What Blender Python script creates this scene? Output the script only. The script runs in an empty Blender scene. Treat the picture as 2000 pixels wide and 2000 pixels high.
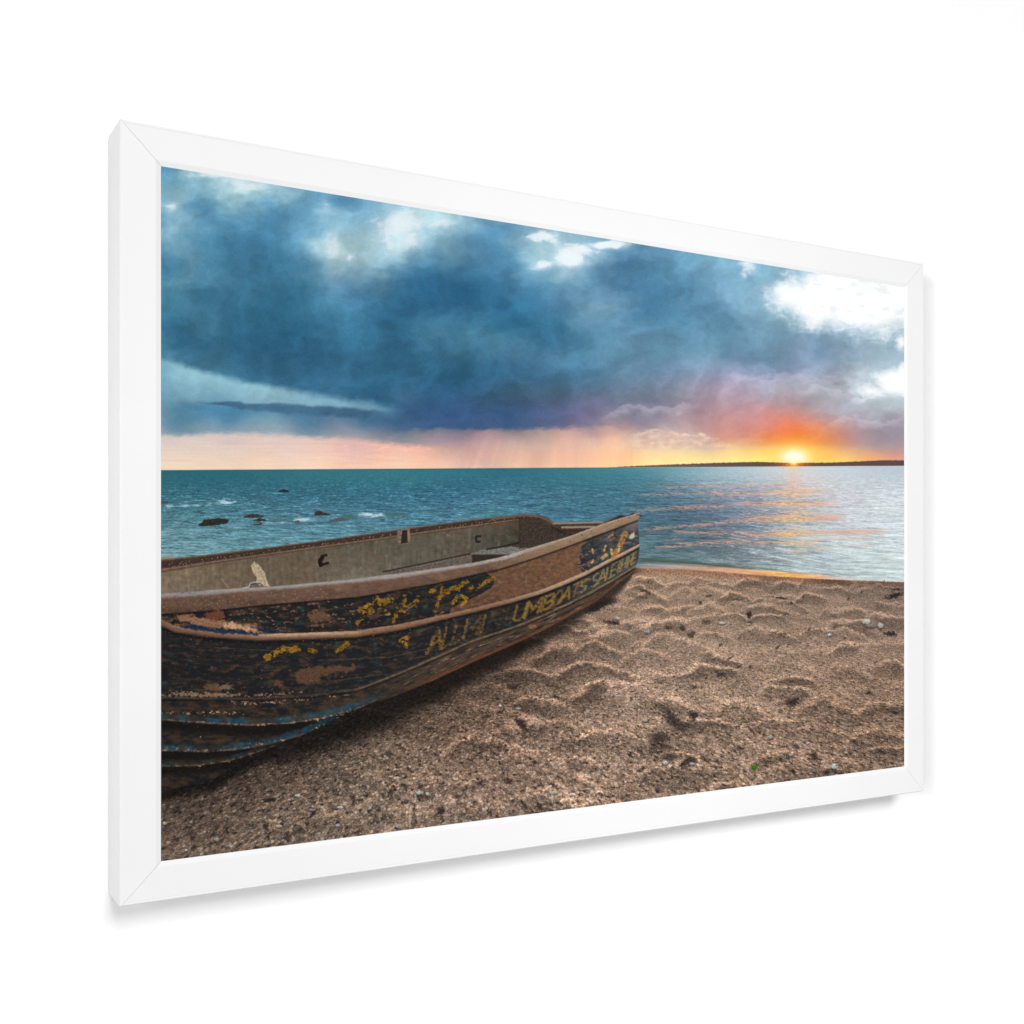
import bpy, bmesh, math
import numpy as np
from mathutils import Vector, Matrix

scene = bpy.context.scene
# ------------------------------------------------------------------ camera, light, exposure
# 1 picture height = 0.80 m; x runs along the wall, -y out of the wall, z up.
S_ = 0.80                      # print height in metres
PW = 1.5268                    # print width / height
RAIL = 0.0572                  # width of the frame moulding (picture heights)
DEPTH = 0.0790                  # depth of the frame off the wall (picture heights)
Z0 = 1.10                      # height of the print's lower edge

cam_d = bpy.data.cameras.new('camera'); cam = bpy.data.objects.new('camera', cam_d)
scene.collection.objects.link(cam); scene.camera = cam
cam_d.sensor_width = 36.0; cam_d.lens = 36.0*2289/2000; cam_d.shift_y = 0.043
cam_d.clip_start = 0.05; cam_d.clip_end = 100
TH = math.radians(29.88)       # the wall recedes at this angle
xl, zl = -0.5050, 1.68606      # the print's left edge as the camera sees it (right, forward)
cx = -(xl*math.cos(TH) + zl*math.sin(TH)); cy = -(-xl*math.sin(TH) + zl*math.cos(TH))
cam.location = (cx*S_, cy*S_, Z0 + 0.4391*S_)
cam.rotation_euler = (math.radians(90), 0, -(TH))

world = bpy.data.worlds.new('World'); scene.world = world; world.use_nodes = True
bg = world.node_tree.nodes['Background']
bg.inputs['Color'].default_value = (1, 1, 1, 1); bg.inputs['Strength'].default_value = .27

def area_lamp(name, loc, aim, sx, sy, power, col=(1, 1, 1)):
    d = bpy.data.lights.new(name, 'AREA'); d.shape = 'RECTANGLE'; d.size = sx; d.size_y = sy
    d.energy = power; d.color = col
    o = bpy.data.objects.new(name, d); scene.collection.objects.link(o); o.location = loc
    o.rotation_euler = (Vector(aim)-Vector(loc)).to_track_quat('-Z', 'Y').to_euler(); return o
area_lamp('overhead_softbox', (0.5, -18, 12), (7, 0, -2), 9, 7, 2720)
area_lamp('side_softbox', (-2.0, -2.3, 1.5), (6, 0, .9), .7, 1.2, 46)
area_lamp('added_low_fill', (0.9, -2.0, 0.0), (0.7, 0, 2.2), 3.0, .9, 8)  # added low fill for a shadow above the frame; there is no floor
spot_d = bpy.data.lights.new('added_shadow_spot', 'SPOT'); spot_d.energy = 170; spot_d.shadow_soft_size = .30  # added spot: casts the right-hand wall shadow, cone misses the frame's left side
spot_d.spot_size = math.radians(44); spot_d.spot_blend = .55
spot = bpy.data.objects.new('added_shadow_spot', spot_d); scene.collection.objects.link(spot); spot.location = (-1.7, -1.7, 1.9)
spot.rotation_euler = (Vector((2.6, 0, 1.25))-spot.location).to_track_quat('-Z', 'Y').to_euler()

scene.view_settings.view_transform = 'Standard'; scene.view_settings.look = 'None'
scene.view_settings.exposure = 0.0; scene.view_settings.gamma = 1.0
scene.view_settings.use_curve_mapping = False

# ------------------------------------------------------------------ print painting
# The print is painted procedurally (noise functions, curves, colour fields).  Its drawing
# is laid out in "picture units": a 2000-unit grid in which the print's corners are PIC.
PIC = [(314, 324.7), (1765.6, 561.2), (1766.2, 1496.7), (314.8, 1682.3)]     # TL TR BR BL
F = np.float32

def homography(src, dst):
    A, b = [], []
    for (x, y), (u, v) in zip(src, dst):
        A.append([x, y, 1, 0, 0, 0, -u*x, -u*y]); b.append(u)
        A.append([0, 0, 0, x, y, 1, -v*x, -v*y]); b.append(v)
    return np.append(np.linalg.solve(np.array(A, float), np.array(b, float)), 1).reshape(3, 3)

def hsh(ix, iy, seed):
    h = (ix.astype(np.uint32)*np.uint32(374761393) + iy.astype(np.uint32)*np.uint32(668265263)
         + np.uint32((seed*2246822519 + 3266489917) & 0xffffffff))
    h = (h ^ (h >> np.uint32(13)))*np.uint32(1274126177)
    h = (h ^ (h >> np.uint32(16)))*np.uint32(2654435761)
    return h ^ (h >> np.uint32(15))

_ang = np.arange(256)*2*np.pi/256
_GX, _GY = np.cos(_ang).astype(F), np.sin(_ang).astype(F)

def perlin(x, y, seed=0):
    xf, yf = np.floor(x), np.floor(y)
    fx, fy = (x-xf).astype(F), (y-yf).astype(F)
    ix, iy = xf.astype(np.int64), yf.astype(np.int64)
    def g(ox, oy):
        k = hsh(ix+ox, iy+oy, seed) & np.uint32(255)
        return _GX[k]*(fx-ox) + _GY[k]*(fy-oy)
    u = fx*fx*fx*(fx*(fx*6-15)+10); v = fy*fy*fy*(fy*(fy*6-15)+10)
    a, b, c, d = g(0, 0), g(1, 0), g(0, 1), g(1, 1)
    return ((a+(b-a)*u) + ((c+(d-c)*u)-(a+(b-a)*u))*v)*1.45

def fbm(x, y, octv=4, seed=0, gain=.5):
    s, a, f, t = 0, 1., 1., 0.
    for i in range(octv):
        s = s + a*perlin(x*f+17.3*i, y*f-9.1*i, seed+i*7); t += a; a *= gain; f *= 2.03
    return s/t*1.35

def billow(x, y, octv=5, seed=0, gain=.55):
    s, a, f, t = 0, 1., 1., 0.
    for i in range(octv):
        s = s + a*(1-2.6*np.abs(perlin(x*f+11.7*i, y*f-5.3*i, seed+i*5))); t += a; a *= gain; f *= 2.07
    return s/t*1.3

def worley(x, y, seed=0):
    """nearest distance, gap to the second nearest, random value of the nearest cell"""
    xf, yf = np.floor(x), np.floor(y); ix, iy = xf.astype(np.int64), yf.astype(np.int64)
    fx, fy = (x-xf).astype(F), (y-yf).astype(F)
    d1 = np.full(fx.shape, 9, F); d2 = d1.copy(); idv = np.zeros(fx.shape, np.uint32)
    for ox in (-1, 0, 1):
        for oy in (-1, 0, 1):
            h = hsh(ix+ox, iy+oy, seed)
            px = (h & np.uint32(1023)).astype(F)/1023; py = ((h >> np.uint32(10)) & np.uint32(1023)).astype(F)/1023
            d = np.hypot(ox+px-fx, oy+py-fy)
            n = d < d1
            d2 = np.where(n, d1, np.minimum(d2, d)); idv = np.where(n, h, idv); d1 = np.where(n, d, d1)
    return d1, d2-d1, idv

def hollows(x, y, seed=0):
    """offset to the nearest footprint centre and that footprint's random value"""
    xf, yf = np.floor(x), np.floor(y); ix, iy = xf.astype(np.int64), yf.astype(np.int64)
    fx, fy = (x-xf).astype(F), (y-yf).astype(F); d1 = np.full(fx.shape, 9, F); ax = d1.copy(); ay = d1.copy(); rv = d1.copy()
    for ox in (-1, 0, 1):
        for oy in (-1, 0, 1):
            h = hsh(ix+ox, iy+oy, seed)
            qx = fx-ox-.15-.7*(h & np.uint32(1023)).astype(F)/1023; qy = fy-oy-.15-.7*((h >> np.uint32(10)) & np.uint32(1023)).astype(F)/1023
            d = np.hypot(qx, qy); n = d < d1
            d1 = np.where(n, d, d1); ax = np.where(n, qx, ax); ay = np.where(n, qy, ay); rv = np.where(n, (h >> np.uint32(22)).astype(F)/1023, rv)
    return ax, ay, d1, rv

def sm(a, b, x):
    t = np.clip((x-a)/(b-a), 0, 1); return t*t*(3-2*t)

def c3(*c): return np.array(c, F)/255

def mix(a, b, m):
    if np.ndim(m): m = m[..., None]
    return a + (b-a)*m

def curve(pts, soft=9):
    p = sorted(pts); xs = np.arange(200, 1900, 1.)
    x = np.array([q[0] for q in p], float); y = np.array([q[1] for q in p], float)
    xe = np.concatenate([[x[0]-150], x, [x[-1]+150]])
    ye = np.concatenate([[y[0]-150*(y[1]-y[0])/(x[1]-x[0])], y, [y[-1]+150*(y[-1]-y[-2])/(x[-1]-x[-2])]])
    t = np.interp(xs, xe, ye); k = np.exp(-.5*(np.arange(-3*soft, 3*soft+1)/soft)**2); k /= k.sum()
    t = np.convolve(np.pad(t, 3*soft, mode='edge'), k, 'valid')
    return lambda X: np.interp(X, xs, t).astype(F)

def field(samples, box, step=6, c=18., asp=1.):
    """smooth colour field through scattered colour samples (multiquadric)"""
    P = np.array([(s[0], s[1]*asp) for s in samples], float); V = np.array([s[2] for s in samples], float)/255
    phi = lambda A, B: np.sqrt(((A[:, None]-B[None])**2).sum(-1)+c*c)
    K = phi(P, P); n = len(P)
    M = np.zeros((n+1, n+1)); M[:n, :n] = K - 1.5*np.eye(n); M[n, :n] = 1; M[:n, n] = 1
    W = np.linalg.solve(M, np.vstack([V, np.zeros((1, 3))]))
    gx = np.arange(box[0], box[2]+step, step); gy = np.arange(box[1], box[3]+step, step)
    G = np.stack(np.meshgrid(gx, gy), -1).reshape(-1, 2).astype(float)*[1, asp]
    T = (phi(G, P)@W[:n] + W[n]).reshape(len(gy), len(gx), 3).astype(F)
    def f(X, Y):
        a = np.clip((X-box[0])/step, 0, len(gx)-1.001); b = np.clip((Y-box[1])/step, 0, len(gy)-1.001)
        i, j = a.astype(int), b.astype(int); a = (a-i)[..., None].astype(F); b = (b-j)[..., None].astype(F)
        return (T[j, i]*(1-a)+T[j, i+1]*a)*(1-b) + (T[j+1, i]*(1-a)+T[j+1, i+1]*a)*b
    return f

SKY = [(320,332,(72,135,175)),(362,346,(110,163,192)),(420,352,(188,217,232)),(480,366,(186,215,228)),(560,378,(140,180,205)),(640,388,(86,142,186)),
(337,402,(150,188,210)),(318,430,(95,150,186)),(345,455,(130,170,200)),(400,400,(82,136,176)),(450,430,(84,140,180)),(520,400,(92,146,186)),(600,400,(100,155,195)),
(628,410,(140,182,212)),(640,440,(120,168,204)),(648,470,(168,200,222)),(656,492,(180,208,224)),(615,460,(112,163,200)),(690,502,(170,203,222)),(692,535,(126,170,206)),
(560,500,(74,134,178)),(420,500,(70,130,170)),(330,520,(66,126,166)),(380,520,(94,150,186)),(450,560,(60,118,158)),(730,402,(122,168,202)),(775,430,(186,212,228)),(785,480,(186,212,228)),(740,440,(136,178,210)),
(860,440,(160,196,220)),(885,428,(160,196,220)),(920,470,(92,142,182)),(980,450,(80,132,176)),(820,520,(78,136,180)),(880,500,(104,156,194)),(600,560,(60,122,162)),(500,570,(55,116,156)),(400,580,(62,122,162)),(320,580,(66,130,166)),
(345,560,(92,148,182)),(640,535,(110,160,198)),(700,580,(70,130,176)),(668,592,(80,140,184)),(800,560,(46,106,152)),(900,560,(40,100,146)),(950,520,(70,128,172)),(760,600,(48,108,152)),(560,640,(40,100,140)),(450,660,(46,106,146)),(350,680,(52,112,152)),(330,640,(50,110,150)),(400,630,(66,124,162)),
(700,650,(54,116,160)),(850,650,(70,130,172)),(950,660,(76,136,176)),(500,700,(45,100,140)),(400,700,(56,112,150)),(700,720,(50,105,146)),(600,720,(44,98,138)),(800,700,(44,100,140)),(900,720,(44,100,140)),(980,740,(45,95,140)),(760,760,(46,98,138)),(640,750,(50,102,142)),(540,735,(52,106,144)),(430,715,(64,120,156)),(340,695,(74,130,164)),
(330,800,(96,140,170)),(450,835,(98,134,166)),(600,838,(92,124,156)),(340,838,(106,144,172)),(520,815,(104,144,174)),(720,832,(76,108,144)),(850,800,(54,90,130)),(950,800,(50,85,125)),(790,780,(56,96,136)),(800,830,(70,98,134)),(780,852,(112,116,140)),(860,852,(140,125,146)),(900,838,(90,96,130)),
(970,450,(84,136,176)),(1000,500,(92,146,186)),(1000,560,(60,116,160)),(1060,560,(84,138,178)),(1040,500,(150,188,212)),(1110,520,(170,200,220)),(1200,520,(76,122,166)),(1150,560,(86,134,172)),(1300,540,(82,132,172)),(1250,490,(92,142,182)),(1380,520,(110,158,194)),(1250,600,(66,116,156)),(1100,580,(80,126,166)),(1165,592,(112,152,186)),(1340,480,(96,146,184)),
(1000,640,(40,100,142)),(1060,610,(56,112,154)),(1100,640,(50,106,146)),(1250,650,(86,130,166)),(1400,600,(86,130,166)),(1350,560,(86,136,176)),(1440,560,(110,154,190)),(1480,590,(120,158,190)),(1520,640,(120,156,186)),(1560,655,(130,160,190)),(1650,662,(130,160,190)),(1740,645,(150,180,206)),(1600,690,(114,140,176)),(1700,690,(146,166,192)),(1500,700,(104,136,170)),(1400,680,(96,136,170)),(1320,690,(100,144,180)),(1450,640,(96,136,172)),(1350,630,(84,130,166)),(1540,720,(134,146,180)),
(1000,690,(76,130,170)),(1100,700,(76,126,166)),(1200,720,(86,122,156)),(1180,680,(84,132,168)),(1000,760,(45,90,130)),(1080,740,(56,100,140)),(1150,765,(65,100,140)),(1250,760,(96,116,150)),(1350,745,(130,136,170)),(1450,740,(150,150,186)),(1550,745,(160,160,190)),(1620,740,(162,164,192)),(1680,720,(176,186,206)),(1650,770,(168,166,194)),(1750,795,(166,172,196)),(1700,805,(164,166,194)),(1650,805,(170,160,190)),(1600,785,(174,164,190)),(1500,775,(166,146,176)),(1400,785,(172,130,160)),(1300,795,(130,120,156)),(1200,805,(114,114,150)),(1100,790,(76,96,136)),(1000,800,(55,86,126)),(1000,830,(76,86,122)),(1100,822,(120,110,140)),(1150,832,(160,126,150)),
(1250,832,(150,126,156)),(1350,822,(182,130,146)),(1450,804,(200,132,150)),(1550,802,(210,130,132)),(1500,812,(222,126,124)),(1500,836,(234,126,106)),(1550,832,(248,116,72)),(1555,853,(255,124,50)),(1600,822,(220,132,120)),(1650,832,(206,140,146)),(1700,842,(172,140,166)),(1750,852,(160,140,170)),(1760,820,(162,150,178)),(1700,872,(196,150,156)),(1755,892,(226,152,142)),(1755,872,(184,144,162)),(1650,868,(234,140,112)),(1450,852,(238,136,112)),(1400,862,(236,152,124)),(1500,860,(250,128,60)),(1610,860,(252,140,70)),
(1000,862,(205,156,156)),(950,850,(176,130,146)),(1100,852,(222,152,146)),(1200,852,(245,166,142)),(1000,892,(226,176,160)),(1050,902,(236,186,156)),(1150,892,(236,180,156)),(1250,892,(255,206,150)),(1300,868,(238,192,166)),(1350,858,(214,172,164)),(1390,866,(216,164,150)),(1350,895,(255,220,150)),(1450,898,(255,226,142)),(1430,880,(255,205,135)),(1500,888,(255,222,122)),(1650,897,(255,202,112)),(1700,897,(250,172,112)),(1100,908,(232,182,160)),
(330,862,(216,200,194)),(400,880,(226,205,190)),(500,900,(236,206,182)),(330,911,(240,215,190)),(450,860,(214,194,190)),(560,868,(222,196,188)),(650,884,(232,192,176)),(750,892,(238,188,166)),(900,905,(226,182,166)),(700,868,(214,176,172)),(820,890,(236,182,160)),(900,880,(196,150,152)),(620,908,(240,208,182)),(780,910,(238,202,176)),(950,905,(214,172,160))]
GAPS = [(420,346,60,9,1.),(490,362,50,8,.9),(336,402,16,10,.9),(655,480,16,30,.7),(632,405,9,26,.5),(688,502,9,8,.75),(775,440,38,28,1.05),(800,470,24,16,.9),(760,475,16,20,.8),(865,437,26,12,.8),
(815,465,16,10,.6),(1068,462,26,10,1.),(1085,470,12,14,.8),(1112,505,26,20,1.25),(1140,490,30,12,1.),(1055,520,22,10,.8),(1030,505,12,10,.4),(1188,476,34,8,1.2),(1165,490,16,10,.8),(1462,520,16,12,.9),(1452,532,8,12,.6),
(1545,578,36,32,1.2),(1605,582,56,46,1.6),(1690,580,74,50,1.8),(1755,572,44,44,1.9),(1570,615,28,16,.8),(1640,625,46,16,.9),(1762,664,9,16,1.1),(1748,748,32,22,1.5),(1705,765,32,14,1.05),(1770,735,22,22,1.2),(1676,782,14,7,.6),(1760,772,14,6,.6),(1625,560,60,14,.8)]
SEA = [(320,925,(24,108,126)),(320,960,(40,112,132)),(320,1000,(62,128,144)),(320,1050,(92,150,162)),(330,1080,(100,156,166)),(450,925,(26,108,126)),(450,970,(42,112,134)),(450,1020,(72,136,154)),(450,1060,(86,146,162)),
(600,925,(34,118,134)),(600,960,(36,106,132)),(600,1000,(60,122,146)),(600,1040,(74,136,156)),(760,925,(38,120,136)),(760,960,(40,110,136)),(760,1000,(54,114,140)),(760,1030,(70,132,152)),(900,922,(36,114,132)),(900,960,(40,104,134)),(900,1000,(60,122,146)),(1000,922,(32,108,128)),(1000,960,(50,112,138)),(1000,990,(56,116,140)),(1100,922,(44,118,132)),(1100,960,(52,108,130)),(1100,1000,(58,112,134)),(1170,1010,(60,112,134)),
(1200,922,(56,126,140)),(1250,935,(66,124,140)),(1250,1000,(66,106,126)),(1255,1060,(74,110,120)),(1255,1090,(86,116,122)),(1330,925,(110,156,170)),(1330,960,(92,124,142)),(1330,1000,(74,104,124)),(1330,1060,(76,104,114)),(1400,920,(150,182,192)),(1400,960,(128,146,162)),(1400,1010,(92,112,132)),(1400,1060,(86,106,118)),(1480,925,(178,196,204)),(1480,960,(150,160,174)),(1480,1010,(124,138,154)),(1480,1060,(122,138,148)),(1480,1090,(134,146,150)),
(1550,925,(208,206,206)),(1550,960,(188,182,186)),(1550,1010,(166,172,180)),(1550,1060,(166,182,188)),(1550,1095,(160,174,178)),(1640,925,(196,206,214)),(1640,970,(200,202,208)),(1640,1030,(194,206,212)),(1640,1080,(188,206,210)),(1750,925,(186,200,212)),(1750,980,(208,218,222)),(1750,1040,(204,218,222)),(1750,1090,(206,218,218)),(1750,1120,(200,214,214))]
# reflected evening light on the swell: (x0, x1, y at x0, y at x1, thickness, strength)
GLINT = [(1290,1420,952,948,2.2,.7),(1400,1560,949,948,2.2,.4),(1250,1400,967,963,2.5,.7),(1390,1610,965,961,5,.65),(1240,1330,998,992,3.5,.6),(1320,1420,993,988,3.5,.75),(1440,1625,985,984,6,.65),
(1260,1360,1034,1026,3,.8),(1350,1480,1027,1014,4,.75),(1460,1640,1013,1012,8,.8),(1320,1440,1041,1040,4,.8),(1440,1560,1046,1042,6,.65),(1500,1720,1043,1038,6,.75),(1280,1350,1069,1065,3.2,.85),(1350,1440,1062,1058,4,.85),(1440,1600,1059,1062,5,.55),(1265,1285,1047,1046,3,.6),(1300,1330,1056,1054,2.5,.6),(1540,1700,1078,1066,3,.4),(1560,1720,1058,1050,3,.35)]

def paint(W=1650, H=1100):
    Hi = homography([(0, 1), (1.5, 1), (1.5, 0), (0, 0)], PIC)
    u, v = np.meshgrid((np.arange(W)+.5)/W*1.5, (np.arange(H)+.5)/H)
    w = Hi[2, 0]*u+Hi[2, 1]*v+1
    X = ((Hi[0, 0]*u+Hi[0, 1]*v+Hi[0, 2])/w).astype(F); Y = ((Hi[1, 0]*u+Hi[1, 1]*v+Hi[1, 2])/w).astype(F)
    img = np.zeros((H, W, 3), F)
    rng = np.random.default_rng(7)
    yh = lambda x: 918.5-9*(x-314)/1452.
    shore = curve([(1200,1108),(1245,1109.6),(1350,1112.6),(1455,1121.6),(1590,1130.7),(1766,1137)], 20)

    def put(sel, c, m): img[sel] = mix(img[sel], c, m)
    def box(x0, y0, x1, y1): return np.nonzero((X > x0) & (X < x1) & (Y > y0) & (Y < y1))
    def segdist(x, y, pts):
        d = np.full(x.shape, 1e6, F)
        for (ax, ay), (bx, by) in zip(pts[:-1], pts[1:]):
            dx, dy = bx-ax, by-ay; t = np.clip(((x-ax)*dx+(y-ay)*dy)/(dx*dx+dy*dy+1e-9), 0, 1)
            d = np.minimum(d, np.hypot(x-ax-t*dx, y-ay-t*dy))
        return d
    def poly(pts, c, soft=1.2, alpha=1., rough=0., rs=6., seed=1, tex=0.):
        px = [p[0] for p in pts]; py = [p[1] for p in pts]; m_ = soft+rough+2
        s = box(min(px)-m_, min(py)-m_, max(px)+m_, max(py)+m_)
        if not len(s[0]): return
        x, y = X[s], Y[s]; q = list(pts)+[pts[0]]
        ins = np.zeros(x.shape, bool)
        for (ax, ay), (bx, by) in zip(q[:-1], q[1:]):
            cr = ((ay > y) != (by > y)) & (x < (bx-ax)*(y-ay)/((by-ay) or 1e-9)+ax); ins ^= cr
        d = segdist(x, y, q); d = np.where(ins, -d, d)
        if rough: d = d + rough*fbm(x/rs, y/rs, 3, seed)
        cc = np.broadcast_to(np.asarray(c, F), x.shape+(3,))
        if tex: cc = cc*(1+tex*fbm(x/4, y/4, 3, seed+5))[:, None]
        put(s, cc, (1-sm(-soft, soft, d))*alpha)
    def stroke(pts, wd, c, soft=.9, alpha=1., rough=0., rs=5., seed=3, wear=0.):
        px = [p[0] for p in pts]; py = [p[1] for p in pts]; m_ = wd+soft+rough+2
        s = box(min(px)-m_, min(py)-m_, max(px)+m_, max(py)+m_)
        if not len(s[0]): return
        x, y = X[s], Y[s]; d = segdist(x, y, pts)-wd/2
        if rough: d = d + rough*fbm(x/rs, y/rs, 3, seed)
        m = (1-sm(-soft, soft, d))*alpha
        if wear: m = m*sm(wear-.2, wear+.2, fbm(x/8, y/6, 4, seed+11, .6)+.5)*np.clip(.88+.35*perlin(x/1.9, y/1.9, seed+12)+.45*perlin(x/4.5, y/4, seed+13), .12, 1)
        put(s, np.asarray(c, F), m)

    # ---------------------------------------------------------------- sky
    skyf = field(SKY, (300, 310, 1790, 930), 6, 14., 1.25)
    s = np.nonzero(Y < yh(X)+2); x, y = X[s], Y[s]
    amp = np.clip((912-y)/260, .06, 1)
    n1 = fbm(x/150, y/62, 4, 11); n2 = fbm(x/150+40, y/62, 4, 12); n3 = fbm(x/42, y/24, 4, 13); n4 = fbm(x/42+9, y/24, 4, 14)
    wx = x+amp*(34*n1+13*n3); wy = y+amp*(20*n2+9*n4)
    col = skyf(wx, wy)
    tilt = np.interp(x, [314, 700, 1200, 1766], [.42, .22, .0, -.12]); ya = y-tilt*(x-314)
    yp = -300*np.log(1+(935-y)/230.)
    body = .55*fbm((x+30*n1)/120, (yp+22*n2)/64, 6, 15, .55)+.50*billow((x+22*n1+8*n3)/105, (yp+18*n2+7*n4)/62, 6, 152, .56)+.22*fbm((x+16*n1)/190, (ya+9*n2)/34, 4, 151)-.05
    fine = fbm((x+16*n3)/40, (yp+12*n4)/24, 5, 16, .58)
    calm = np.clip((915-y)/160, .15, 1)
    col = col*(1+(.19*body+.055*fine)*calm)[:, None] + ((.022*np.clip(body, 0, 1)+.006*fine)*calm)[:, None]
    gy_ = col@np.array([.3, .5, .2], F); warm = sm(850, 1000, x)*sm(720, 780, y)*sm(892, 868, y)*(2.1-1.5*np.exp(-((x-1553)/75)**2-((y-850)/48)**2)); col = mix(np.repeat(gy_[:, None], 3, 1), col, (.92-.14*warm).astype(F)); col = col*np.array([.985, 1.005, .96], F)*(1-.09*sm(1250, 900, x)*sm(440, 540, y)*sm(800, 700, y))[:, None]
    # gaps of bright sky between the clouds
    g = np.zeros(x.shape, F)
    for (gx, gy, rx, ry, st) in GAPS:
        g = np.maximum(g, st*np.exp(-.5*(((wx*.45+x*.55)-gx)**2/rx**2+((wy*.5+y*.5)-gy)**2/ry**2)*1.15))
    edge = .8*fbm((x+14*n3)/46, (y+12*n4)/30, 6, 17, .62)+.35*fbm((x+12*n3)/15, (y+9*n4)/11, 4, 172, .6)
    soft_ = sm(1380, 1480, x); gm = sm(.40-.16*soft_, .92+.22*soft_, g+.62*edge*sm(.04, .45, g)*(1.45-np.clip(g, 0, 1.1)))
    halo = sm(.05, .7, g+.28*edge*sm(.0, .3, g))
    col = mix(col, c3(196, 218, 232), halo*.42)
    gcol = mix(np.broadcast_to(c3(226, 236, 240), col.shape), c3(253, 254, 254), sm(1250, 1600, x)*.8+.2*sm(.7, 1.2, g))*(1-.035*np.clip(-body-.3*fine, 0, 1.5))[:, None]
    col = mix(col, gcol, gm*(.72+.28*sm(900, 1100, x)))
    wisp = sm(.15, .6, fbm((x+9*n3)/34, (y+6*n4)/17, 4, 171))*sm(1480, 1540, x)*sm(655, 630, y)
    col = mix(col, c3(222, 230, 234), wisp*gm*.5)
    # pale wedge, thin dark cloud bar and the warm band in the west
    up = curve([(313,703),(350,712),(430,736),(500,750),(600,768),(700,783),(780,797),(830,806)]); lo = curve([(313,786),(390,786),(500,791),(600,797),(700,806),(780,812),(830,813)])
    yy = y+5*n4+2.5*fine
    wm = sm(-9, 9, yy-up(x))*sm(13, -9, yy-lo(x))*sm(812, 730, x)
    wc = field([(313,715,(120,166,194)),(350,732,(142,182,207)),(313,760,(110,152,182)),(430,752,(138,178,203)),(500,768,(142,178,203)),(600,785,(132,166,195)),(700,798,(116,154,184)),(430,780,(112,150,180)),(780,805,(94,134,166))], (300, 690, 840, 830), 8, 20.)(x, y)
    col = mix(col, wc*np.array([.96, 1., .95], F)*(1+.10*body+.07*fine)[:, None], wm)
    bar = curve([(360,783),(430,789),(520,797),(600,800),(680,806),(770,815),(860,822)]); bt = 3+9*sm(380, 560, x)
    bm = sm(1.15, .35, np.abs(yy-2*fine-bar(x))/bt)*sm(370, 440, x)*sm(860, 740, x)
    col = mix(col, c3(62, 98, 126)*(1+.2*fine)[:, None], bm*.85)
    be = curve([(313,854),(370,851),(420,847),(500,849),(560,852),(640,856),(700,860),(780,869),(850,874),(900,876)])
    fr = fbm((x+y)/20, y/8, 4, 18)
    pm = sm(-6, 6, y+4.5*fr-be(x))*sm(905, 800, x)
    pf = field([q for q in SKY if q[1] > 858 and q[0] < 1010], (300, 840, 1010, 925), 8, 20.)(x, y-2*fr)
    streak = fbm(x/70, y/5.5, 4, 19)
    col = mix(col, pf+ (.028*streak)[:, None], pm)
    dm = sm(10, -4, np.abs(y-be(x)+10+5*fr))*sm(905, 800, x)*(1-pm)
    col = mix(col, c3(108, 132, 160), dm*.35)
    cb = curve([(720,838),(790,842),(850,838),(950,838),(1030,840),(1100,837),(1160,831),(1240,838),(1300,842)], 10)
    yb_ = y+6*n4+4*fine+3*fr
    cm = sm(5, -6, yb_-cb(x))*sm(cb(x)-78, cb(x)-30, yb_)*sm(735, 840, x)*sm(1260, 1090, x)
    cc_ = mix(np.broadcast_to(c3(50, 82, 122), col.shape), c3(112, 102, 138), sm(980, 1200, x))
    col = mix(col, cc_*(1+.14*body+.07*fine)[:, None], cm*.8)
    # fringe of small puffs lit from below
    pu = sm(.1, .7, fbm(x/18, y/6, 4, 20))*sm(560, 700, x)*sm(900, 780, x)*sm(862, 874, y)*sm(898, 882, y)
    col = mix(col, c3(250, 204, 172), pu*.55)
    # rain shafts
    rx = x+.32*(y-860)*sm(1120, 960, x)
    rs_ = .6*fbm(rx/19, y/420, 2, 21)+.9*perlin(rx/46, y/600, 22)
    rm = sm(866, 884, y)*sm(878, 940, rx)*sm(1268, 1235, x)
    rm2 = sm(850, 866, y)*sm(870, 940, rx)*sm(1268, 1235, x)
    col = mix(col, c3(196, 150, 146), np.clip(rs_*.34+.14, 0, .42)*rm)
    col = mix(col, c3(255, 196, 164), np.clip(-rs_*.28, 0, .3)*rm2)
    # low lit clouds right of the rain
    lc = curve([(1220,852),(1262,842),(1300,838),(1330,848),(1365,846),(1400,858),(1440,872)], 6)
    pfn = fbm(x/22, y/11, 5, 23)
    lm = sm(-3, 3, y+6*pfn-lc(x))*sm(884, 868, y+6*pfn)*sm(1215, 1260, x)*sm(1450, 1400, x)
    col = mix(col, mix(np.broadcast_to(c3(206, 160, 154), col.shape), c3(254, 226, 190), sm(-.45, .6, pfn+.4*fine)), lm*.38)
    em = np.exp(-((y+6*pfn-lc(x)-2)/3.)**2)*sm(1230, 1280, x)*sm(1450, 1400, x)
    col = mix(col, c3(255, 228, 192), em*.5*np.clip(.6+pfn, 0, 1))
    # ridges of the big purple cloud catching light
    for k, pts in enumerate(([(1430,735),(1480,742),(1540,712+20),(1590,738),(1650,742)], [(1610,832),(1650,812),(1690,822),(1740,826),(1766,812)], [(1180,812),(1230,792),(1300,800),(1360,788)], [(1560,765),(1600,752),(1640,765),(1690,788)])):
        q = curve(pts, 8)(x)+9*pfn+5*fine
        rmk = np.exp(-np.clip(y-q, -40, 40)**2/np.where(y > q, 130., 12.))*sm(pts[0][0]-20, pts[0][0]+30, x)*sm(pts[-1][0]+20, pts[-1][0]-30, x)
        col = mix(col, col*.7+.3*c3(240, 225, 236), rmk*(.85 if k else .55))
    # evening sun
    ds = np.hypot((x-1551)/1.55, (y-894)); col = mix(col, c3(255, 122, 40), np.exp(-(ds/46)**2)*.2*sm(915, 860, y))
    yb = sm(864, 884, y)*sm(1330, 1480, x)*sm(1720, 1630, x)
    col = mix(col, c3(255, 220, 124), np.exp(-((x-1552)/84)**2)*yb*.6)
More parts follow.
